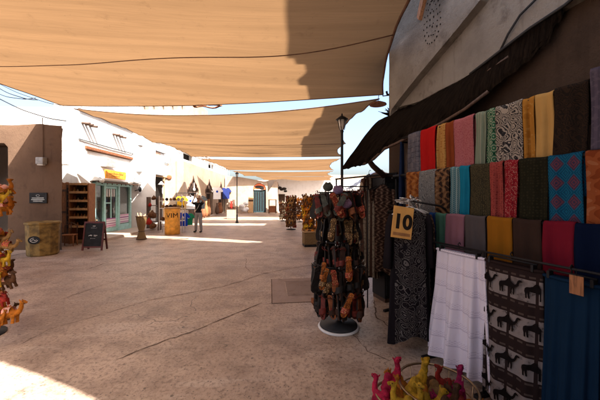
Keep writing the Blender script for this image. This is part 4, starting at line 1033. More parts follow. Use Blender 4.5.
for i, z in enumerate(zs[:-1]):
    for k in range(5):
        h = rnd.uniform(.08, .16); w = rnd.uniform(.035, .055)
        mb = MB(); mb.lathe([(w * .7, 0), (w, h * .3), (w * .4, h * .65), (w * .6, h * .8), (w * .3, h)], 10)
        q = t.matrix_basis @ Vector((-.25 + k * .12, -.06 + rnd.uniform(-.03, .03), z + .04))
        solo('souvenir_pot', mb, sm[rnd.randrange(6)], ['small carved pot on the lowest shelf of the wooden rack', 'small carved pot on the second shelf of the wooden rack', 'small carved pot on the middle shelf of the wooden rack', 'small carved pot on the fourth shelf of the wooden rack', 'small carved pot on the topmost filled shelf of the wooden rack'][i], 'pot', q, 0, GS)
p = gnd(71.5, 246); t = thing('picture_panel', 'narrow dark board with square ornaments left of the shelf rack', 'display board', (-8.48, 10.45, 0), R(6))
mb = MB(); mb.box(-.13, .13, -.02, .02, .3, 2.15); part('board', mb, m_woodd, t)
for k in range(6):
    mb = MB(); mb.box(-.10, .10, -.04, -.021, .55 + k * .26, .74 + k * .26, bev=.01); part('tile', mb, m_board, t); mb = MB(); mb.lathe([(.05, 0), (.045, .012)], 12); mb.xf(Matrix.Translation((0, -.041, .645 + k * .26)) @ Matrix.Rotation(R(90), 4, 'X')); part('rosette', mb, m_rust, t)
mb = MB(); mb.box(-.14, .14, -.1, .1, 0, .299); part('foot', mb, m_woodo, t)
p = gnd(66, 248); t = thing('wooden_door_leaf', 'tall brown wooden door leaf standing against the pier', 'door leaf', (-8.74, 10.5, 0), R(6))
mb = MB()
for k in range(3): mb.box(-.15 + k * .1, -.055 + k * .1, -.02, .02, 0, 2.25 - .02 * (k % 2), bev=.005)
part('planks', mb, m_woodo, t); mb = MB(); [mb.box(-.15, .145, -.035, -.021, z, z + .08) for z in (.3, 1.1, 1.9)]; split_part('crossbar', mb, m_woodd, t)
p = gnd(73, 249); t = thing('carved_chair', 'low carved wooden chair below the dark ornament board', 'chair', (-8.05, 9.85, 0), R(20))
mb = MB(); mb.box(-.2, .2, -.18, .2, .36, .40, bev=.01); part('seat', mb, m_woodo, t)
for x in (-.17, .17):
    for y in (-.15, .17): mb = MB(); mb.tube([(x, y, .36), (x * 1.1, y * 1.1, 0)], [.025, .018], 8); part('leg', mb, m_woodo, t)
mb = MB(); mb.tube([(-.17, .17, .40), (-.18, .22, .68), (0, .23, .80), (.18, .22, .68), (.17, .17, .40)], .022, 8); mb.tube([(0, .18, .4), (0, .23, .78)], .02, 8); part('backrest', mb, m_woodd, t)
mb = MB(); 
p = gnd(88, 236); t = thing('souvenir_table', 'small wooden table of yellowish goods in front of the teal shop', 'table', (p.x + .35, p.y - .6, 0), R(8))
mb = MB(); mb.box(-.35, .35, -.2, .2, .70, .74, bev=.006); part('tabletop', mb, m_woodl, t)
for x in (-.3, .3):
    for y in (-.16, .16): mb = MB(); mb.box(x - .02, x + .02, y - .02, y + .02, 0, .699); part('leg', mb, m_woodo, t)
for k in range(6):
    mb = MB(); mb.box(-.05, .05, -.04, .04, 0, rnd.uniform(.08, .2), bev=.01); solo('gift_box', mb, sm[k % 6], 'small wooden gift box on the table before the teal shop', 'box', t.matrix_basis @ Vector((-.28 + k * .11, rnd.uniform(-.1, .1), .742)), rnd.uniform(0, 1), 'gift boxes on the small table')

# chalkboard
p = gnd(92, 250.5); t = thing('chalkboard_sign', 'black chalkboard A frame sign with a dark red frame', 'sign', (p.x, p.y, 0), R(3))
tilt = Matrix.Rotation(R(-9), 4, 'X')
mb = MB(); mb.box(-.27, .27, -.012, .012, .13, .86, tilt); bd = part('board', mb, m_board, t)
mb = MB(); [mb.box(a, b, -.02, .02, c, d, tilt) for a, b, c, d in ((-.315, -.272, 0, .92), (.272, .315, 0, .92), (-.271, .271, .862, .92), (-.271, .271, .085, .128))]; split_part('frame', mb, m_red, t)
mb = MB(); M2 = Matrix.Translation((0, .28, 0)) @ Matrix.Rotation(R(9), 4, 'X'); [mb.box(a, b, -.02, .02, c, d, M2) for a, b, c, d in ((-.315, -.272, 0, .90), (.272, .315, 0, .90), (-.271, .271, .3, .35))]; split_part('rear_frame', mb, m_red, t)
def chalk(x, z, s, y=-.0145, r=.006):
    m_ = MB(); q = random.Random(int(x * 1000 + z * 77)); pts = [Vector((x + (i - 2) * s * .22, y, z + q.uniform(-.5, .5) * s)) for i in range(5)]; m_.tube([tilt @ v for v in pts], r, 5); part('chalk_mark', m_, m_chalk, bd)
for x in (-.03, .0, .03): chalk(x, .77, .03)
for x in (-.08, -.04, 0, .04, .08): chalk(x, .71, .02, r=.004)
for x in (-.11, -.07, .05, .09): chalk(x, .47, .075, r=.008)
for x in (-.07, -.03, .01, .05): chalk(x, .38, .02, r=.004)

# woven hourglass stool
p = gnd(141.5, 239.5); t = thing('woven_stand', 'tall woven cane hourglass basket standing alone on the floor', 'basket', (p.x, p.y, 0))
m_cane = Mat('woven_cane', .8, .2); x, y, z = m_cane.xyz(); wv = (z * 160).sin() * ((x + y) * 130).sin(); m_cane.color(m_cane.mix(wv.sstep(-.4, .5), (.10, .06, .025), (.34, .22, .10))).bump(wv, .01); m_cane = m_cane.m
mb = MB(); mb.lathe([(.17, 0), (.18, .04), (.11, .28), (.10, .36), (.15, .55), (.19, .80), (.20, .92)], 20, cap=False); mb.lathe([(.185, .92), (.14, .55), (.08, .36)], 20); part('body', mb, m_cane, t)
mb = MB(); [mb.tube([(.2 * math.cos(a * PI / 12) * s, .2 * math.sin(a * PI / 12) * s, h) for a in range(24)], .016, 6, closed=True) for s, h in ((1.0, .93), (.9, .03), (.55, .33))]; split_part('rim', mb, m_woodd, t)
for k in range(9):
    a = k * .7; mb = MB(); mb.tube([(.05 * math.cos(a), .05 * math.sin(a), .5), (.14 * math.cos(a), .14 * math.sin(a), 1.0 + .1 * math.sin(k * 3))], .012, 6)
    solo('cane_stick', mb, m_woodl, 'cane stick standing in the tall woven basket', 'stick', t.location.copy(), 0, 'cane sticks in the woven basket')

# yellow drum, rack of bags, football shirts
p = gnd(169.5, 235); YD = Vector((p.x, p.y + .3, 0)); t = thing('orange_drum', 'orange yellow drum lettered VIM in front of the bag rack', 'drum', YD, R(22))
mb = MB(); mb.lathe([(.30, 0), (.325, .02), (.325, .40), (.335, .42), (.325, .44), (.325, .78), (.335, .80), (.325, .82), (.33, 1.16), (.31, 1.18)], 28); b = part('body', mb, m_yelbox, t)
me = text_mesh('VIM', .30, .0, m_dark, bold=.0)
for v in me.vertices:
    a = v.co.x * 1.15 / .34; v.co = Vector((.339 * math.sin(a), -.339 * math.cos(a), .86 + v.co.y))
part('lettering', me, None, t)
mb = MB(); mb.lathe([(.30, 1.181), (.34, 1.185), (.34, 1.22), (.1, 1.24)], 28); part('lid', mb, m_woodl, t)
t = thing('bag_rack', 'white metal rack of hats and bags behind the orange drum', 'rack', YD + Vector((-.25, .55, 0)), R(4))
for x in (-.55, .5):
    for y in (-.15, .25): mb = MB(); mb.tube([(x, y, 0), (x, y, 1.75)], .018, 8); part('post', mb, m_white_p, t)
for z in (.55, 1.15, 1.5):
    mb = MB(); mb.box(-.56, .51, -.16, .26, z, z + .025); part('shelf', mb, m_white_p, t)
cl = [PL['cream'], PL['brown'], m_grille, PL['tan'], m_black]
for i, z in enumerate((.58, 1.18, 1.53)):
    for k in range(6):
        mb = MB(); w = rnd.uniform(.07, .12); mb.blob((0, 0, w * .7), w, w * .7, w * .75, 10, 8); mb.tube([(-w * .5, 0, w * 1.2), (0, 0, w * 1.9), (w * .5, 0, w * 1.2)], .008, 5)
        solo('hand_bag', fuse(mb, .012, 1), None, 'small soft bag on the ' + ('bottom', 'middle', 'top')[i] + ' shelf behind the orange drum', 'bag', t.matrix_basis @ Vector((-.45 + k * .18, .02, z)), rnd.uniform(-.5, .5), 'bags on the white rack').data.materials.append(cl[rnd.randrange(5)])
def tee_mesh(mat, band=None):
    pts = [(-.20, 0), (-.24, -.02), (-.40, -.22), (-.29, -.30), (-.235, -.22), (-.24, -.72), (.24, -.72), (.235, -.22), (.29, -.30), (.40, -.22), (.24, -.02), (.20, 0), (.09, .02), (.05, -.03), (-.05, -.03), (-.09, .02)]
    b = MB(); b.prism(pts, (), 'y', -.02, .02); return b
m_badge = plain('shirt_print_white', (.7, .7, .7), .8)
cols_t = {'yellow': (.75, .42, .02), 'white': (.75, .75, .78), 'blue': (.015, .05, .38), 'green': (.02, .20, .09), 'navy': (.02, .03, .12), 'black': (.02, .02, .02)}
mt_t = {k: fab('jersey_' + k, 'plain', [v], sheen=.05) for k, v in cols_t.items()}
def tee(px, py, d, c, lb, s=1.0, rz=0.0, grp='football shirts on the wire frame', badge=None):
    t = thing('football_shirt', lb, 'shirt', at(px, py, d), rz, grp); part('jersey', tee_mesh(None), mt_t[c], t); t.scale = (s,) * 3
    if badge:
        mb = MB(); mb.lathe([(.07, 0), (.068, .004)], 14); mb.xf(Matrix.Translation((0, -.022, -.25)) @ Matrix.Rotation(R(90), 4, 'X')); part('badge', mb, badge, t)
    mb = MB(); mb.tube([(-.18, 0, -.01), (0, 0, .06), (.18, 0, -.01)], .008, 5); mb.tube([(0, 0, .06), (0, 0, .14)], .006, 5); part('hanger', mb, m_chrome, t)
tee(181.5, 196.5, 16.0, 'yellow', 'yellow football shirt at the upper left of the wire frame', .98, R(8), badge=mt_t['blue']); tee(186.5, 197, 16.5, 'navy', 'navy football shirt between the yellow and the white one', .95, R(20)); tee(190.5, 196.5, 16.2, 'white', 'white football shirt at the upper right of the wire frame', 1.0, R(5), badge=mt_t['blue'])
tee(183, 213, 15.6, 'blue', 'royal blue football shirt at the lower left of the wire frame', 1.0, R(5), badge=m_badge); tee(188.5, 213.5, 15.9, 'green', 'green football shirt at the lower right of the wire frame', .9, R(8), badge=m_badge)
p = gnd(186, 226); t = thing('shirt_frame', 'black wire frame carrying the football shirts', 'display frame', (at(186, 200, 16.3).x, 16.35, 0), R(6))
for x in (-.55, .55): mb = MB(); mb.tube([(x, 0, 0), (x, 0, 1.95)], .02, 8); part('post', mb, m_black, t)
for z in (.98, 1.93): mb = MB(); mb.tube([(-.57, 0, z), (.57, 0, z)], .016, 8); part('crossbar', mb, m_black, t)
tee(217, 187.5, 26.2, 'white', 'white shirt hung on the third dark arch', 1.5, R(40), 'shirts hung on the arcade', badge=mt_t['blue'])
tee(200.5, 196, 20.5, 'black', 'black shirt hung beside the first dark arch', 1.3, R(40), 'shirts hung on the arcade'); tee(226, 188, 30.0, 'navy', 'navy shirt hung at the far end of the arcade', 1.6, R(40), 'shirts hung on the arcade')
# lamps and goods in the arches
for k, (c, kk) in enumerate(arches[:3]):
    t = thing('arch_lantern', ['white glass lantern hanging in the nearest dark arch', 'dark lantern hanging in the middle dark arch', 'dark lantern hanging in the third dark arch'][k], 'lantern', AM @ Vector((.12, c - .1, 2.25)), 0, 'lanterns in the arches')
    mb = MB(); mb.lathe([(.03, -.12), (.09, -.07), (.09, .06), (.03, .12), (.015, .5)], 10); part('lantern_body', mb, m_lamp if k == 0 else m_woodd, t); mb = MB(); mb.tube([(0, 0, .5), (0, 0, .8)], .01, 5); part('chain', mb, m_black, t)
for k in range(8):
    s = [.4, 3.2, 3.9, 4.6, 7.3, 8.0, 8.7, 12][k]
    mb = MB(); h = rnd.uniform(.9, 1.5); mb.lathe([(.10, 0), (.19, h * .25), (.15, h * .55), (.06, h * .8), (.09, h)], 14)
    solo('standing_vase', mb, [m_woodd, m_rust, m_woodo, PL['brown']][k % 4], ['tall brown vase left of the nearest arch', 'tall vase just right of the nearest arch', 'middle tall vase between the first two arches', 'tall vase just left of the second arch', 'tall vase just right of the second arch', 'middle tall vase between the second and third arches', 'tall vase just left of the third arch', 'tall vase between the last two arches'][k], 'vase', AM @ Vector((.35, s, .11)), 0, 'tall vases along the arcade')
# goods by the dark doorway
for k, (px, py, d, c, s, lb) in enumerate([(148.5, 222, 13.6, 'red', .22, 'round red bag on the floor left of the orange drum'), (152, 215, 13.9, 'brown', .26, 'brown sack left of the orange drum'), (150, 205, 14.3, 'red', .14, 'small red hat on the pile by the dark doorway'), (154, 198, 14.5, 'brown', .16, 'dark hat on top of the pile by the dark doorway'), (153, 226, 13.4, 'brown', .20, 'low brown sack on the pavement left of the orange drum'), (151, 212, 14.0, 'cream', .12, 'cream hat in the pile by the dark doorway')]):
    mb = MB(); s *= .85; mb.blob((0, 0, 0), s, s * .7, s * .7); mb.blob((s * .3, 0, -s * .3), s * .7, s * .7, s * .5); mb.tube([(0, 0, s * .5), (.03, 0, s * 1.1)], [s * .4, s * .15], 8); me = fuse(mb, .02, 3); me.materials.append(PL[c]); solo('cloth_bag', me, None, lb, 'bag', at(px, py, d), k, 'bags beside the dark doorway')
t = thing('goods_shelf', 'dark stepped shelf of bags beside the dark doorway', 'shelf', (at(152, 0, 14.3).x, 14.5, 0), R(5))
for z in (.42, .85, 1.25): mb = MB(); mb.box(-.28, .28, -.2, .25, z, z + .03); part('shelf_board', mb, m_woodd, t)
for x in (-.27, .27): mb = MB(); mb.box(x - .02, x + .02, -.19, .24, 0, 1.7); part('side', mb, m_woodd, t)
# things before the end building
for px0, px1, pyt, mt, nm, lb in ((248, 253, 196.5, m_woodl, 'leaning_board', 'cream board leaning left of the orange arched door'), (242, 247, 200, PL['cream'], 'cloth_heap', 'white cloth heap left of the cream leaning board'), (269, 276, 200, m_woodo, 'wooden_cart', 'orange wooden stall right of the orange arched door')):
    t = thing(nm, lb, nm.split('_')[1], (fx((px0 + px1) / 2, 29.5), 29.5, 0)); w = (px1 - px0) / F * 29.5 / 2; h = fz(pyt, 29.5)
    if nm == 'leaning_board': mb = MB(); mb.box(-w, w, 0, .06, .05, h, Matrix.Rotation(R(-8), 4, 'X')); part('board', mb, mt, t); mb = MB(); mb.box(-w, w, .3, .36, 0, h * .8, Matrix.Rotation(R(6), 4, 'X')); part('prop', mb, m_woodd, t)
    elif nm == 'cloth_heap':
        mb = MB(); [mb.blob((rnd.uniform(-w, w), rnd.uniform(-.2, .2), z), .3, .3, .22) for z in (.2, .45, .75, 1.0, .3, .5)]; me = fuse(mb, .04, 4); me.materials.append(m_white_p); part('cloth', me, None, t); mb = MB(); mb.box(-w * 1.3, w * 1.3, -.4, .4, 0, .18); part('plinth', mb, m_tan, t)
    else:
        mb = MB(); mb.box(-w, w, -.3, .3, .7, .78); part('counter', mb, mt, t); mb = MB(); [mb.tube([(x, y, 0), (x, y, h)], .03, 6) for x in (-w, w) for y in (-.28, .28)]; part('frame', mb, m_woodd, t); mb = MB(); mb.box(-w * 1.1, w * 1.1, -.35, .35, h, h + .06); part('top', mb, mt, t); mb = MB(); mb.box(-w * .95, w * .95, -.26, .26, .1, .69); part('chest', mb, m_rust, t)
t = thing('market_table', 'white clothed table with dark goods by the far lamp post', 'table', (fx(231.5, 22), 22.0, 0), 0)
mb = MB(); mb.box(-.3, .3, -.3, .3, .02, .75, bev=.02); part('tablecloth', mb, m_tan, t); mb = MB(); mb.box(-.32, .32, -.32, .32, .752, .79); part('tabletop', mb, m_woodd, t)
for k in range(3): mb = MB(); mb.lathe([(.1, 0), (.14, .2), (.07, .45), (.1, .5 + .1 * k)], 10); solo('goods_jar', mb, [m_woodd, PL['red'], m_woodd][k], 'dark jar on the white clothed table', 'jar', (fx(231.5, 22) - .18 + k * .18, 22, .792), 0, 'jars on the white clothed table')

# ------------------------------------------------------------------ the man standing in the lane
p = gnd(198.5, 232.3); man = thing('person', 'person in black shirt, grey trousers and pale hat, both hands raised to the head', 'person', (p.x, p.y, 0), R(-8))
Hh = 1.72; m_skin = plain('skin', (.33, .17, .10), .6, var=.08)
b = MB(); hipz = .90
J = dict(hl=(.09, 0, .90), hr=(-.09, 0, .90), kl=(.115, -.02, .49), kr=(-.12, -.01, .49), al=(.13, .02, .09), ar=(-.15, .03, .09))
b.blob((0, 0, .95), .155, .105, .12); b.blob((0, 0, 1.18), .145, .10, .17); b.blob((0, 0, 1.33), .17, .095, .12)
b.tube([(0, 0, 1.40), (0, -.005, 1.50)], [.065, .055], 12)
for s, k in ((1, 'l'), (-1, 'r')):
    b.tube([J['h' + k], J['k' + k], J['a' + k]], [.085, .058, .038], 12); b.blob((J['a' + k][0] + .01 * s, -.045, .045), .045, .12, .04)
    sh = (.175 * s, 0, 1.385); el = (.30 * s, -.06, 1.50) if s > 0 else (-.31, -.05, 1.40); wr = (.17 * s, -.13, 1.62) if s > 0 else (-.17, -.14, 1.60)
    b.tube([sh, el, wr], [.056, .042, .028], 12); b.blob(sh, .062, .055, .06)
    pm = Vector(wr) + Vector((-.03 * s, -.015, .04)); b.blob(pm, .036, .018, .045)
    for f in range(4):
        o_ = Vector((-.028 + .018 * f, -.0, .03)); L_ = [.060, .072, .066, .05][f]; q = pm + o_; b.tube([q, q + Vector((-.008 * s, -.010, L_ * .55)), q + Vector((-.018 * s, .004, L_))], [.0105, .0095, .008], 7)
    b.tube([pm + Vector((-.03 * s, -.005, -.01)), pm + Vector((-.055 * s, -.01, .02)), pm + Vector((-.06 * s, -.01, .045))], [.012, .011, .009], 7)
b.blob((0, -.005, 1.605), .076, .094, .115, 16, 12); b.blob((0, -.06, 1.56), .05, .045, .05); b.blob((0, -.105, 1.60), .013, .018, .022)
for s in (-1, 1): b.blob((.077 * s, 0, 1.60), .012, .022, .032)
me = fuse(b, .011, 2); me.materials.append(m_skin); part('body', me, None, man)
mb = MB(); [mb.blob((.03 * s, -.092, 1.62), .013, .008, .008, 8, 6) for s in (-1, 1)]; split_part('eye', mb, m_dark, man); mb = MB(); mb.blob((0, -.098, 1.548), .025, .01, .007, 8, 6); part('mouth', mb, m_rust, man)
mb = MB(); mb.blob((0, .02, 1.63), .083, .09, .105, 14, 10); part('hair', mb, m_dark, man)
b = MB(); b.blob((0, 0, .97), .165, .118, .11); b.blob((0, 0, 1.18), .160, .115, .19); b.blob((0, 0, 1.33), .19, .11, .12)
for s in (1, -1):
    sh = Vector((.175 * s, 0, 1.385)); el = Vector((.30 * s, -.06, 1.50) if s > 0 else (-.31, -.05, 1.40)); b.tube([sh - Vector((.05 * s, 0, .03)), sh, sh.lerp(el, .65)], [.07, .070, .066], 12)
me = fuse(b, .013, 3); me.materials.append(fab('black_shirt_cloth', 'plain', [(.014, .014, .016)])); part('shirt', me, None, man)
b = MB(); b.blob((0, 0, .92), .168, .12, .11)
for k in 'lr': b.tube([J['h' + k], J['k' + k], Vector(J['a' + k]) + Vector((0, 0, .01))], [.098, .076, .064], 12)
me = fuse(b, .013, 3); me.materials.append(fab('grey_trouser_cloth', 'plain', [(.24, .23, .23)])); part('trousers', me, None, man)
for s, k in ((1, 'l'), (-1, 'r')): b = MB(); b.blob((J['a' + k][0] + .01 * s, -.05, .042), .052, .13, .042); b.blob((J['a' + k][0], .02, .07), .045, .05, .05); me = fuse(b, .012, 2); me.materials.append(m_black); part('shoe', me, None, man)
mb = MB(); mb.lathe([(.20, 1.665), (.21, 1.66), (.20, 1.672), (.105, 1.70), (.10, 1.76), (.07, 1.79), (.01, 1.795)], 24, sy=1.1); part('hat', mb, m_woodl if False else plain('pale_straw', (.62, .50, .36), .9, var=.15, scale=40), man)
mb = MB(); mb.tube([(.09, -.085, 1.36), (.03, -.115, 1.2), (-.10, -.11, 1.02)], .014, 6, flat=.4); mb.tube([(.09, -.085, 1.36), (.12, .04, 1.42), (.03, .11, 1.3)], .014, 6, flat=.4); part('strap', mb, m_white_p, man)
# ------------------------------------------------------------------ distant stands of toys on the right of the lane
small_b = {k: with_mat(TB, v) for k, v in PL.items()}
def toy_stand(px, base_py, top_py, n, cols, width, label, group, tl, seed):
    p = gnd(px, base_py); d = p.y; h = H0 - (top_py - HY) / F * d; r = random.Random(seed)
    t = thing('toy_display_stand', label, 'display stand', (p.x, d, 0), group='toy stands on the right of the lane')
    mb = MB(); mb.lathe([(width * .5, 0), (width * .5, .03), (.03, .05)], 20); part('base', mb, m_black, t); mb = MB(); mb.tube([(0, 0, .04), (0, 0, h)], .02, 8); part('pole', mb, m_chrome, t)
    nl = 7
    for i in range(nl):
        z = .25 + i * (h - .3) / (nl - 1); mb = MB(); mb.tube([(width * .42 * math.cos(a * PI / 8), width * .42 * math.sin(a * PI / 8), z + .08) for a in range(16)], .006, 4, closed=True); mb.tube([(-width * .42, 0, z + .08), (width * .42, 0, z + .08)], .006, 4); part('ring', mb, m_chrome, t)
    for i in range(n):
        lv = i % nl; a = (i // nl) * 2 * PI / max(1, n // nl) + lv * .4; z = .25 + lv * (h - .3) / (nl - 1) + r.uniform(-.02, .02); c = cols[r.randrange(len(cols))]
        o = solo('toy_camel', small_b[c], None, tl % c, 'toy camel', (p.x + width * .42 * math.cos(a), d + width * .42 * math.sin(a), z), 0, group, rot=(r.uniform(-.12, .12), r.uniform(-.15, .15), a + PI / 2 + r.uniform(-.3, .3))); s = r.uniform(.9, 1.3); o.scale = (s,) * 3
toy_stand(291, 229.5, 198, 70, ['brown', 'brown', 'brown', 'tan', 'brown', 'red'], .50, 'stand of dark red and brown toys, farthest left of the toy stands', 'toys on the dark toy stand', '%s toy camel on the dark red and brown stand', 1)
toy_stand(309, 238, 197, 75, ['orange', 'brown', 'yellow', 'orange', 'tan', 'brown'], .46, 'stand of orange and red toys behind the wicker crate', 'toys on the orange toy stand', '%s toy camel on the orange and red stand', 2)
toy_stand(300, 222, 199, 40, ['orange', 'brown', 'brown'], .45, 'stand of red toys far back between the nearer toy stands', 'toys on the far toy stand', '%s toy camel on the far red stand', 3)
toy_stand(283, 221, 203, 36, ['brown', 'cream', 'brown'], .4, 'low stand of dark toys left of the dark red and brown stand', 'toys on the low dark stand', '%s toy camel on the low dark stand', 5)
toy_stand(322, 236, 199, 60, ['brown', 'red', 'orange'], .55, 'stand of dark toys half hidden behind the sandal stand', 'toys on the hidden stand', '%s toy camel behind the sandal stand', 4)
p = gnd(310.5, 247); t = thing('wicker_crate', 'greenish wicker crate with a dark base under the orange toy stand', 'crate', (p.x, p.y + .2, 0), R(10))
mb = MB(); mb.box(-.25, .25, -.22, .22, .08, .50, bev=.02); part('body', mb, m_cane, t); mb = MB(); mb.box(-.24, .24, -.21, .21, 0, .078); part('base', mb, m_black, t)
mb = MB(); mb.tube([(-.26, -.23, .51), (.26, -.23, .51), (.26, .23, .51), (-.26, .23, .51)], .018, 6, closed=True); part('rim', mb, m_woodl, t)
for k in range(7):
    mb = MB(); mb.blob((0, 0, 0), .07, .06, .05); solo('toy_ball', mb, [PL['tan'], PL['brown'], PL['orange']][k % 3], 'small soft ball lying in the wicker crate', 'ball', t.matrix_basis @ Vector((-.17 + (k % 4) * .11, -.1 + (k // 4) * .16, .53)), 0, 'balls in the wicker crate')

# ------------------------------------------------------------------ the big sandal stand
p = gnd(338.5, 327); SP = Vector((p.x, p.y, 0)); st = thing('sandal_stand', 'round five tier metal stand hung with leather sandals', 'display stand', SP)
mb = MB(); mb.lathe([(.262, 0), (.27, .012), (.255, .03)], 36); part('base_rim', mb, m_white_p, st)
mb = MB(); mb.lathe([(.245, .031), (.24, .05), (.05, .065), (.02, .09)], 36); part('base', mb, m_rubber, st)
mb = MB(); mb.tube([(0, 0, .06), (0, 0, 1.80)], .02, 10); part('pole', mb, m_chrome, st)
tiers = [(1.76, .25, .30), (1.44, .215, .27), (1.13, .225, .26), (.84, .30, .30), (.54, .265, .29)]
for z, r_, h in tiers:
    mb = MB(); mb.tube([(r_ * math.cos(a * PI / 18), r_ * math.sin(a * PI / 18), z) for a in range(36)], .008, 6, closed=True)
    for a in range(4): mb.tube([(0, 0, z), (r_ * math.cos(a * PI / 2), r_ * math.sin(a * PI / 2), z)], .006, 5)
    part('ring', mb, m_black, st)
    for a in range(10):
        q = a * PI / 5 + .2; mb = MB(); mb.tube([(r_ * math.cos(q), r_ * math.sin(q), z), (r_ * 1.13 * math.cos(q), r_ * 1.13 * math.sin(q), z - .005), (r_ * 1.18 * math.cos(q), r_ * 1.18 * math.sin(q), z + .025)], .005, 5); part('hook', mb, m_chrome, st)
def leather(n, c, pat=None):
    m = Mat(n, .5, .22); a = m.noise(20, 5, .6); col = m.mix(a.sstep(.35, .7), mul(c, .55), mul(c, 1.2))
    if pat: v = m.voro(70); col = m.mix(v.lt(.32), col, pat); w = m.noise(55, 3); col = m.mix(w.sstep(.55, .6) * .7, col, mul(pat, .4))
    m.color(col).bump(m.noise(120, 3), .004); return m.m
LE = dict(black=leather('black_leather', (.016, .013, .012)), chocolate=leather('chocolate_leather', (.05, .022, .014)), oxblood=leather('oxblood_leather', (.16, .025, .018)), russet=leather('russet_leather', (.26, .085, .03)), orange=leather('orange_embroidered', (.50, .16, .03), (.14, .03, .02)), scarlet=leather('scarlet_embroidered', (.36, .05, .03), (.55, .28, .12)), gold=leather('gold_embroidered', (.13, .07, .03), (.50, .33, .14)), grey=leather('grey_leather', (.09, .10, .08)), lilac=leather('lilac_suede', (.30, .20, .34)))
def sole_outline(k=1.0):
    pts = [(0, 0), (.030, -.006), (.036, -.035), (.031, -.085), (.038, -.15), (.043, -.20), (.034, -.245), (.012, -.262), (-.016, -.258), (-.036, -.235), (-.040, -.19), (-.034, -.14), (-.030, -.085), (-.034, -.03), (-.024, -.004)]
    return [(a * k, b) for a, b in pts]
def sandal_proto():
    s = MB(); s.prism(sole_outline(), (), 'y', -.008, .006); sole = s.mesh('sole', [])
    s = MB(); s.prism(sole_outline(.86), (), 'y', -.012, -.0082); ins = s.mesh('insole', [])
    s = MB()
    for z0, z1, hh in ((-.150, -.205, .040),): s.grid(lambda u, v: Vector((.041 * math.cos(PI * u), -.008 - hh * math.sin(PI * u), z0 + (z1 - z0) * v + .012 * math.cos(PI * u))), 14, 3)
    s.tube([(0, -.047, -.19), (0, -.03, -.215), (0, -.012, -.235)], .006, 6); an = MB(); an.tube([(-.03, -.01, -.05), (-.03, -.04, -.03), (0, -.055, -.02), (.03, -.04, -.03), (.03, -.01, -.05)], .007, 6, flat=.5); stp = s.mesh('strap', [], False)
    for m_ in (stp,):
        for p_ in m_.polygons: p_.use_smooth = True
    s = MB(); s.tube([(0, 0, -.005), (.004, 0, .02), (0, 0, .035)], .002, 4); loop = s.mesh('loop', [])
    return sole, ins, stp, loop, an.mesh('ankle_strap', [])
SM = sandal_proto(); sp_ = {}
def sandal(a, b, loc, rot, sc, label, group):
    if (a, b) not in sp_:
        t = thing('sandal', label, 'sandal', (0, 0, 0), group=group)
        part('sole', with_mat(SM[0], LE['black']), None, t); part('insole', with_mat(SM[1], LE[a]), None, t); part('strap', with_mat(SM[2], LE[b]), None, t); part('ankle_strap', with_mat(SM[4], LE[b]), None, t); part('hanging_loop', with_mat(SM[3], m_black), None, t); sp_[(a, b)] = t
    else: t = copy_tree(sp_[(a, b)])
    t.location = loc; t.rotation_euler = rot; t.scale = (sc,) * 3; t['label'] = label; t['group'] = group
    return t
tn = ['top', 'second', 'third', 'fourth', 'lowest']
tc = [[('grey', 'chocolate'), ('oxblood', 'oxblood'), ('black', 'grey'), ('scarlet', 'scarlet'), ('chocolate', 'russet')], [('oxblood', 'black'), ('gold', 'gold'), ('chocolate', 'chocolate'), ('black', 'gold')], [('black', 'chocolate'), ('black', 'black'), ('gold', 'black'), ('chocolate', 'oxblood')], [('orange', 'russet'), ('black', 'gold'), ('chocolate', 'black'), ('black', 'black'), ('scarlet', 'russet')], [('black', 'black'), ('chocolate', 'russet'), ('oxblood', 'oxblood'), ('russet', 'chocolate')]]
r = random.Random(11)
for i, (z, r_, h) in enumerate(tiers):
    n = [36, 32, 34, 42, 40][i]
    for k in range(n):
        q = 2 * PI * k / n + r.uniform(-.06, .06); a, b_ = tc[i][r.randrange(len(tc[i]))]; rr2 = r_ * r.uniform(.82, 1.16)
        face = r.random() < .25
        rz = q + PI / 2 + (0 if face else PI / 2 * r.choice((-1, 1)) + r.uniform(-.35, .35))
        sandal(a, b_, SP + Vector((rr2 * math.cos(q), rr2 * math.sin(q), z - .02 + r.uniform(-.02, .02))), (R(r.uniform(-10, 10)), R(r.uniform(-14, 14)), rz), (h / .28) * r.uniform(1.05, 1.28), '%s and %s leather sandal on the %s tier of the round stand' % (a, b_, tn[i]) if a != b_ else 'all %s leather sandal on the %s tier of the round stand' % (a, tn[i]), 'leather sandals on the round stand')
# the flat embroidered ones that face us
for px, py, z_off, a, b_, tl, sc, lb in [(327, 268, 0, 'orange', 'gold', 16, 1.0, 'orange embroidered sandal facing out at the left of the fourth tier'), (348, 256, 0, 'orange', 'scarlet', -4, 1.15, 'orange embroidered sandal facing out at the right of the third tier'), (352, 293, 0, 'orange', 'scarlet', 22, 1.15, 'tilted orange embroidered sandal at the right of the lowest tier'), (331, 193, 0, 'scarlet', 'scarlet', -28, 1.25, 'bright red sandal tilted on the top tier'), (346, 193, 0, 'grey', 'oxblood', 26, 1.1, 'grey sandal tilted at the right of the top tier'), (322, 192, 0, 'grey', 'chocolate', -14, 1.1, 'grey brown sandal tilted at the left of the top tier'), (316, 194, 0, 'oxblood', 'grey', -10, 1.05, 'dark red sandal at the far left of the top tier'), (334, 218, 0, 'gold', 'gold', 8, 1.05, 'gold patterned sandal facing out in the middle of the second tier'), (324, 262, 0, 'orange', 'orange', 4, .9, 'small orange sandal facing out at the left of the fourth tier')]:
    sandal(a, b_, at(px, py, 3.26), (R(4), R(tl), R(rnd.uniform(-15, 15))), sc, lb, 'leather sandals on the round stand')
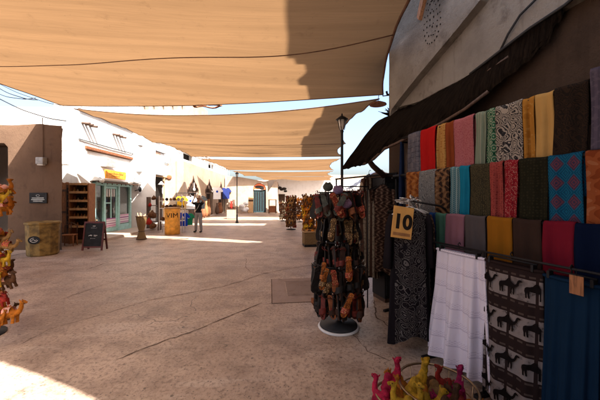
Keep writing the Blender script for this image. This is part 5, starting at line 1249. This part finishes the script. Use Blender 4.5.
for px, py, mt, lb in ((347, 204, LE['lilac'], 'lilac suede pouch at the right of the top tier'), (338, 190, LE['lilac'], 'lilac suede pouch lying on top of the sandal stand'), (328, 187, LE['grey'], 'grey pouch lying on top of the sandal stand')):
    mb = MB(); mb.blob((0, 0, 0), .07, .035, .055); mb.tube([(-.04, 0, .04), (0, 0, .10), (.04, 0, .04)], .006, 5); me = fuse(mb, .008, 2); me.materials.append(mt); solo('pouch', me, None, lb, 'pouch', at(px, py, 3.4), .3, 'pouches on the sandal stand')

# ------------------------------------------------------------------ clothes rack beyond the wall corner
t = thing('clothes_rack', 'tall black clothes rack of dark robes between the sandal stand and the cabinet', 'garment rail', (at(366, 0, 4.9).x, 4.9, 0), R(-62))
mb = MB(); mb.tube([(-.9, 0, 2.06), (.7, 0, 2.06)], .016, 8); part('rail', mb, m_black, t)
for x in (-.88, .68): mb = MB(); mb.tube([(x, 0, 2.05), (x, 0, .02)], .016, 8); mb.box(x - .02, x + .02, -.25, .25, 0, .03); part('upright', mb, m_black, t)
m_r = {'striped': fab('cream_brown_stripes', 'stripe', [(.07, .035, .025), (.30, .24, .18), (.03, .02, .02)], .45), 'rust': fab('rust_robe_cloth', 'plain', [(.17, .055, .03)]), 'black': m_blk, 'pink': fab('pale_pink_cloth', 'plain', [(.42, .34, .36)]), 'maroon': fab('maroon_cloth', 'paisley', [(.12, .02, .03), (.22, .06, .05), (.3, .2, .1)], 1.2), 'brown': m_brn}
for k, (px, py, d, c, L, w, rz, lb) in enumerate([
    (368, 189, 4.55, 'striped', 1.45, .36, 20, 'brown striped long robe on the rack beyond the sandal stand'), (377, 186, 4.75, 'black', 1.55, .40, 10, 'black long robe on the rack beyond the sandal stand'), (383, 184, 4.5, 'brown', 1.45, .32, -20, 'brown leaf print robe next to the black cabinet'),
    (362, 188, 4.9, 'rust', 1.40, .34, 30, 'rust robe at the left end of the rack beyond the sandal stand'), (371, 184, 5.2, 'maroon', 1.4, .36, 15, 'maroon figured robe at the back of the rack'),
    (377, 172, 5.1, 'pink', .62, .36, 12, 'pale pink blouse at the top of the rack beyond the sandal stand'), (369, 174, 4.95, 'striped', .60, .26, 25, 'brown and cream striped blouse hung high on the rack')]):
    robe(lb, at(px, py, d), R(rz), m_r[c], 80 + k, L=L, w=w, flare=1.2, sleeves=.45 if L > 1 else .35, name='robe' if L > 1 else 'blouse', cat='robe' if L > 1 else 'blouse', group='garments on the rack beyond the sandal stand')
t = thing('bag_rail', 'thin rail of small pink and red bags behind the top of the sandal stand', 'rail', (at(350, 0, 4.35).x, 4.35, 0), 0)
mb = MB(); mb.tube([(-.25, 0, 1.86), (.28, 0, 1.86)], .01, 6); part('rail', mb, m_black, t)
for x in (-.24, .27): mb = MB(); mb.tube([(x, 0, 1.86), (x, 0, 0)], .01, 6); part('post', mb, m_black, t)
for k in range(8):
    x = at(343 + k * 2.6, 0, 4.35).x; mb = MB(); mb.grid(lambda u, v: Vector(((u - .5) * .085, .02 * math.sin(u * PI) * (1 - v) + .01 * math.sin(u * 12), -v * .26)), 8, 6); mb.tube([(-.03, 0, 0), (0, 0, .06), (.03, 0, 0)], .004, 5)
    o = solo('small_bag', mb, [m_r['maroon'], LE['scarlet'], m_r['pink'], LE['oxblood']][k % 4], '%s small cloth bag on the thin rail behind the sandal stand' % ['maroon', 'scarlet', 'pale pink', 'oxblood'][k % 4], 'bag', (x, 4.35, 1.80), rnd.uniform(-.6, .6), 'small bags behind the sandal stand', recalc=False)
    md = o.modifiers.new('thickness', 'SOLIDIFY'); md.thickness = .006

# ------------------------------------------------------------------ wire baskets of plush toys at the bottom
def basket(label, c, r_, h, rin=.8, n=16):
    t = thing('wire_basket', label, 'basket', c)
    mb = MB(); mb.tube([(r_ * math.cos(a * PI / 24), r_ * math.sin(a * PI / 24), h) for a in range(48)], .009, 8, closed=True); part('rim', mb, m_wire, t)
    mb = MB(); [mb.tube([(r_ * s * math.cos(a * PI / 18), r_ * s * math.sin(a * PI / 18), z) for a in range(36)], .005, 6, closed=True) for s, z in ((.97, h * .72), (.92, h * .42), (rin, .012))]; split_part('hoop', mb, m_wire, t)
    for k in range(n):
        a = 2 * PI * k / n; mb = MB(); mb.tube([(r_ * rin * math.cos(a), r_ * rin * math.sin(a), .012), (r_ * .92 * math.cos(a), r_ * .92 * math.sin(a), h * .42), (r_ * 1.0 * math.cos(a), r_ * math.sin(a), h + .005)], .004, 5); part('wire', mb, m_wire, t)
    return t
bp = at(437, 385, 2.02); bc = Vector((bp.x, bp.y, 0)); basket('round brass wire basket of plush toys at the bottom of the picture', bc, .26, .36)
bc2 = Vector((at(394, 385, 2.12).x, 2.05, 0)); basket('smaller wire basket of pink and orange plush toys left of the brass one', bc2, .15, .27, n=12)
for k, (px, py, d, c, sc, rx, ry, rz, lb) in enumerate([
    (390, 371, 2.10, 'pink', 1.05, 0, -25, 30, 'hot pink plush camel sticking up at the left of the baskets'), (383, 388, 2.02, 'pink', .95, 20, -10, 120, 'hot pink plush camel at the lower left of the baskets'), (398, 386, 1.95, 'orange', .95, -20, 10, 60, 'orange plush camel in front of the hot pink ones'),
    (406, 394, 1.88, 'yellow', .95, 10, -20, 160, 'yellow plush camel at the bottom edge between the baskets'), (415, 377, 2.02, 'yellow', 1.3, 10, -18, 40, 'yellow plush camel standing up inside the brass basket'), (424, 392, 1.9, 'yellow', 1.05, 0, 10, 10, 'yellow plush camel lying at the front of the brass basket'),
    (437, 381, 2.10, 'tan', 1.15, 30, 0, 200, 'tan plush camel in the middle of the brass basket'), (432, 374, 2.16, 'brown', 1.0, 10, 10, 300, 'brown plush camel at the back of the brass basket'), (455, 381, 2.08, 'magenta', 1.1, 0, -20, 40, 'magenta plush camel at the right of the brass basket'),
    (458, 395, 1.95, 'red', 1.05, 20, 0, 100, 'red plush camel low at the right of the brass basket'), (445, 396, 1.9, 'brown', 1.1, 0, 0, 30, 'brown plush camel low at the front of the brass basket'), (388, 398, 1.95, 'red', 1.0, 0, 30, 10, 'red plush camel at the bottom of the smaller basket'),
    (466, 398, 2.0, 'orange', 1.0, 0, 30, 10, 'orange plush camel at the far right of the brass basket'), (394, 379, 2.08, 'pink', .95, 40, 30, 250, 'hot pink plush camel tucked behind the orange one'), (400, 374, 2.14, 'orange', .9, 20, -15, 200, 'orange plush camel between the two baskets'),
    (421, 384, 1.97, 'orange', 1.0, 30, 20, 80, 'orange plush camel under the yellow one in the brass basket'), (447, 376, 2.16, 'red', .9, 0, -30, 140, 'red plush camel at the back of the brass basket'), (449, 388, 2.0, 'magenta', .9, 50, 0, 220, 'magenta plush camel in the middle right of the brass basket'), (411, 386, 1.95, 'yellow', .95, 0, -25, 300, 'yellow plush camel upended at the left of the brass basket')]):
    toy(c, at(px, py, d) - Vector((0, 0, .085)), (R(rx), R(ry), R(rz)), sc * .8, lb, 'plush camels in the wire baskets', bare=True)
EXPO = 2.15
# ------------------------------------------------------------------ light, sky, camera
SD = Vector((-.50, .70, -1.0)).normalized()          # the way the sunlight travels
sun = bpy.data.lights.new('sun', 'SUN'); sun.energy = 5.0; sun.angle = R(.5); sun.color = (1.0, .95, .88)
so = bpy.data.objects.new('sun', sun); COL.objects.link(so); so.rotation_euler = SD.to_track_quat('-Z', 'Y').to_euler()
el = math.asin(-SD.z); az = math.atan2(-SD.x, -SD.y)
W = bpy.data.worlds.new('World'); S.world = W; W.use_nodes = True
nt = W.node_tree; bg = nt.nodes['Background']; sk = nt.nodes.new('ShaderNodeTexSky'); sk.sky_type = 'NISHITA'; sk.sun_disc = False
sk.sun_elevation = el; sk.sun_rotation = az; sk.dust_density = 6.0; sk.air_density = 1.0
nt.links.new(sk.outputs[0], bg.inputs[0]); bg.inputs[1].default_value = .115
cam = bpy.data.cameras.new('camera'); co = bpy.data.objects.new('camera', cam); COL.objects.link(co); S.camera = co
co.location = (0, 0, H0); co.rotation_euler = (R(90), 0, 0)
cam.sensor_width = 36; cam.lens = F / 600 * 36; cam.shift_y = -3 / 600; cam.clip_end = 2000; cam.clip_start = .05
S.view_settings.view_transform = 'Standard'; S.view_settings.look = 'None'; S.view_settings.exposure = EXPO; S.view_settings.gamma = 1
S.cycles.max_bounces = 8; S.cycles.diffuse_bounces = 5; S.cycles.sample_clamp_indirect = 6
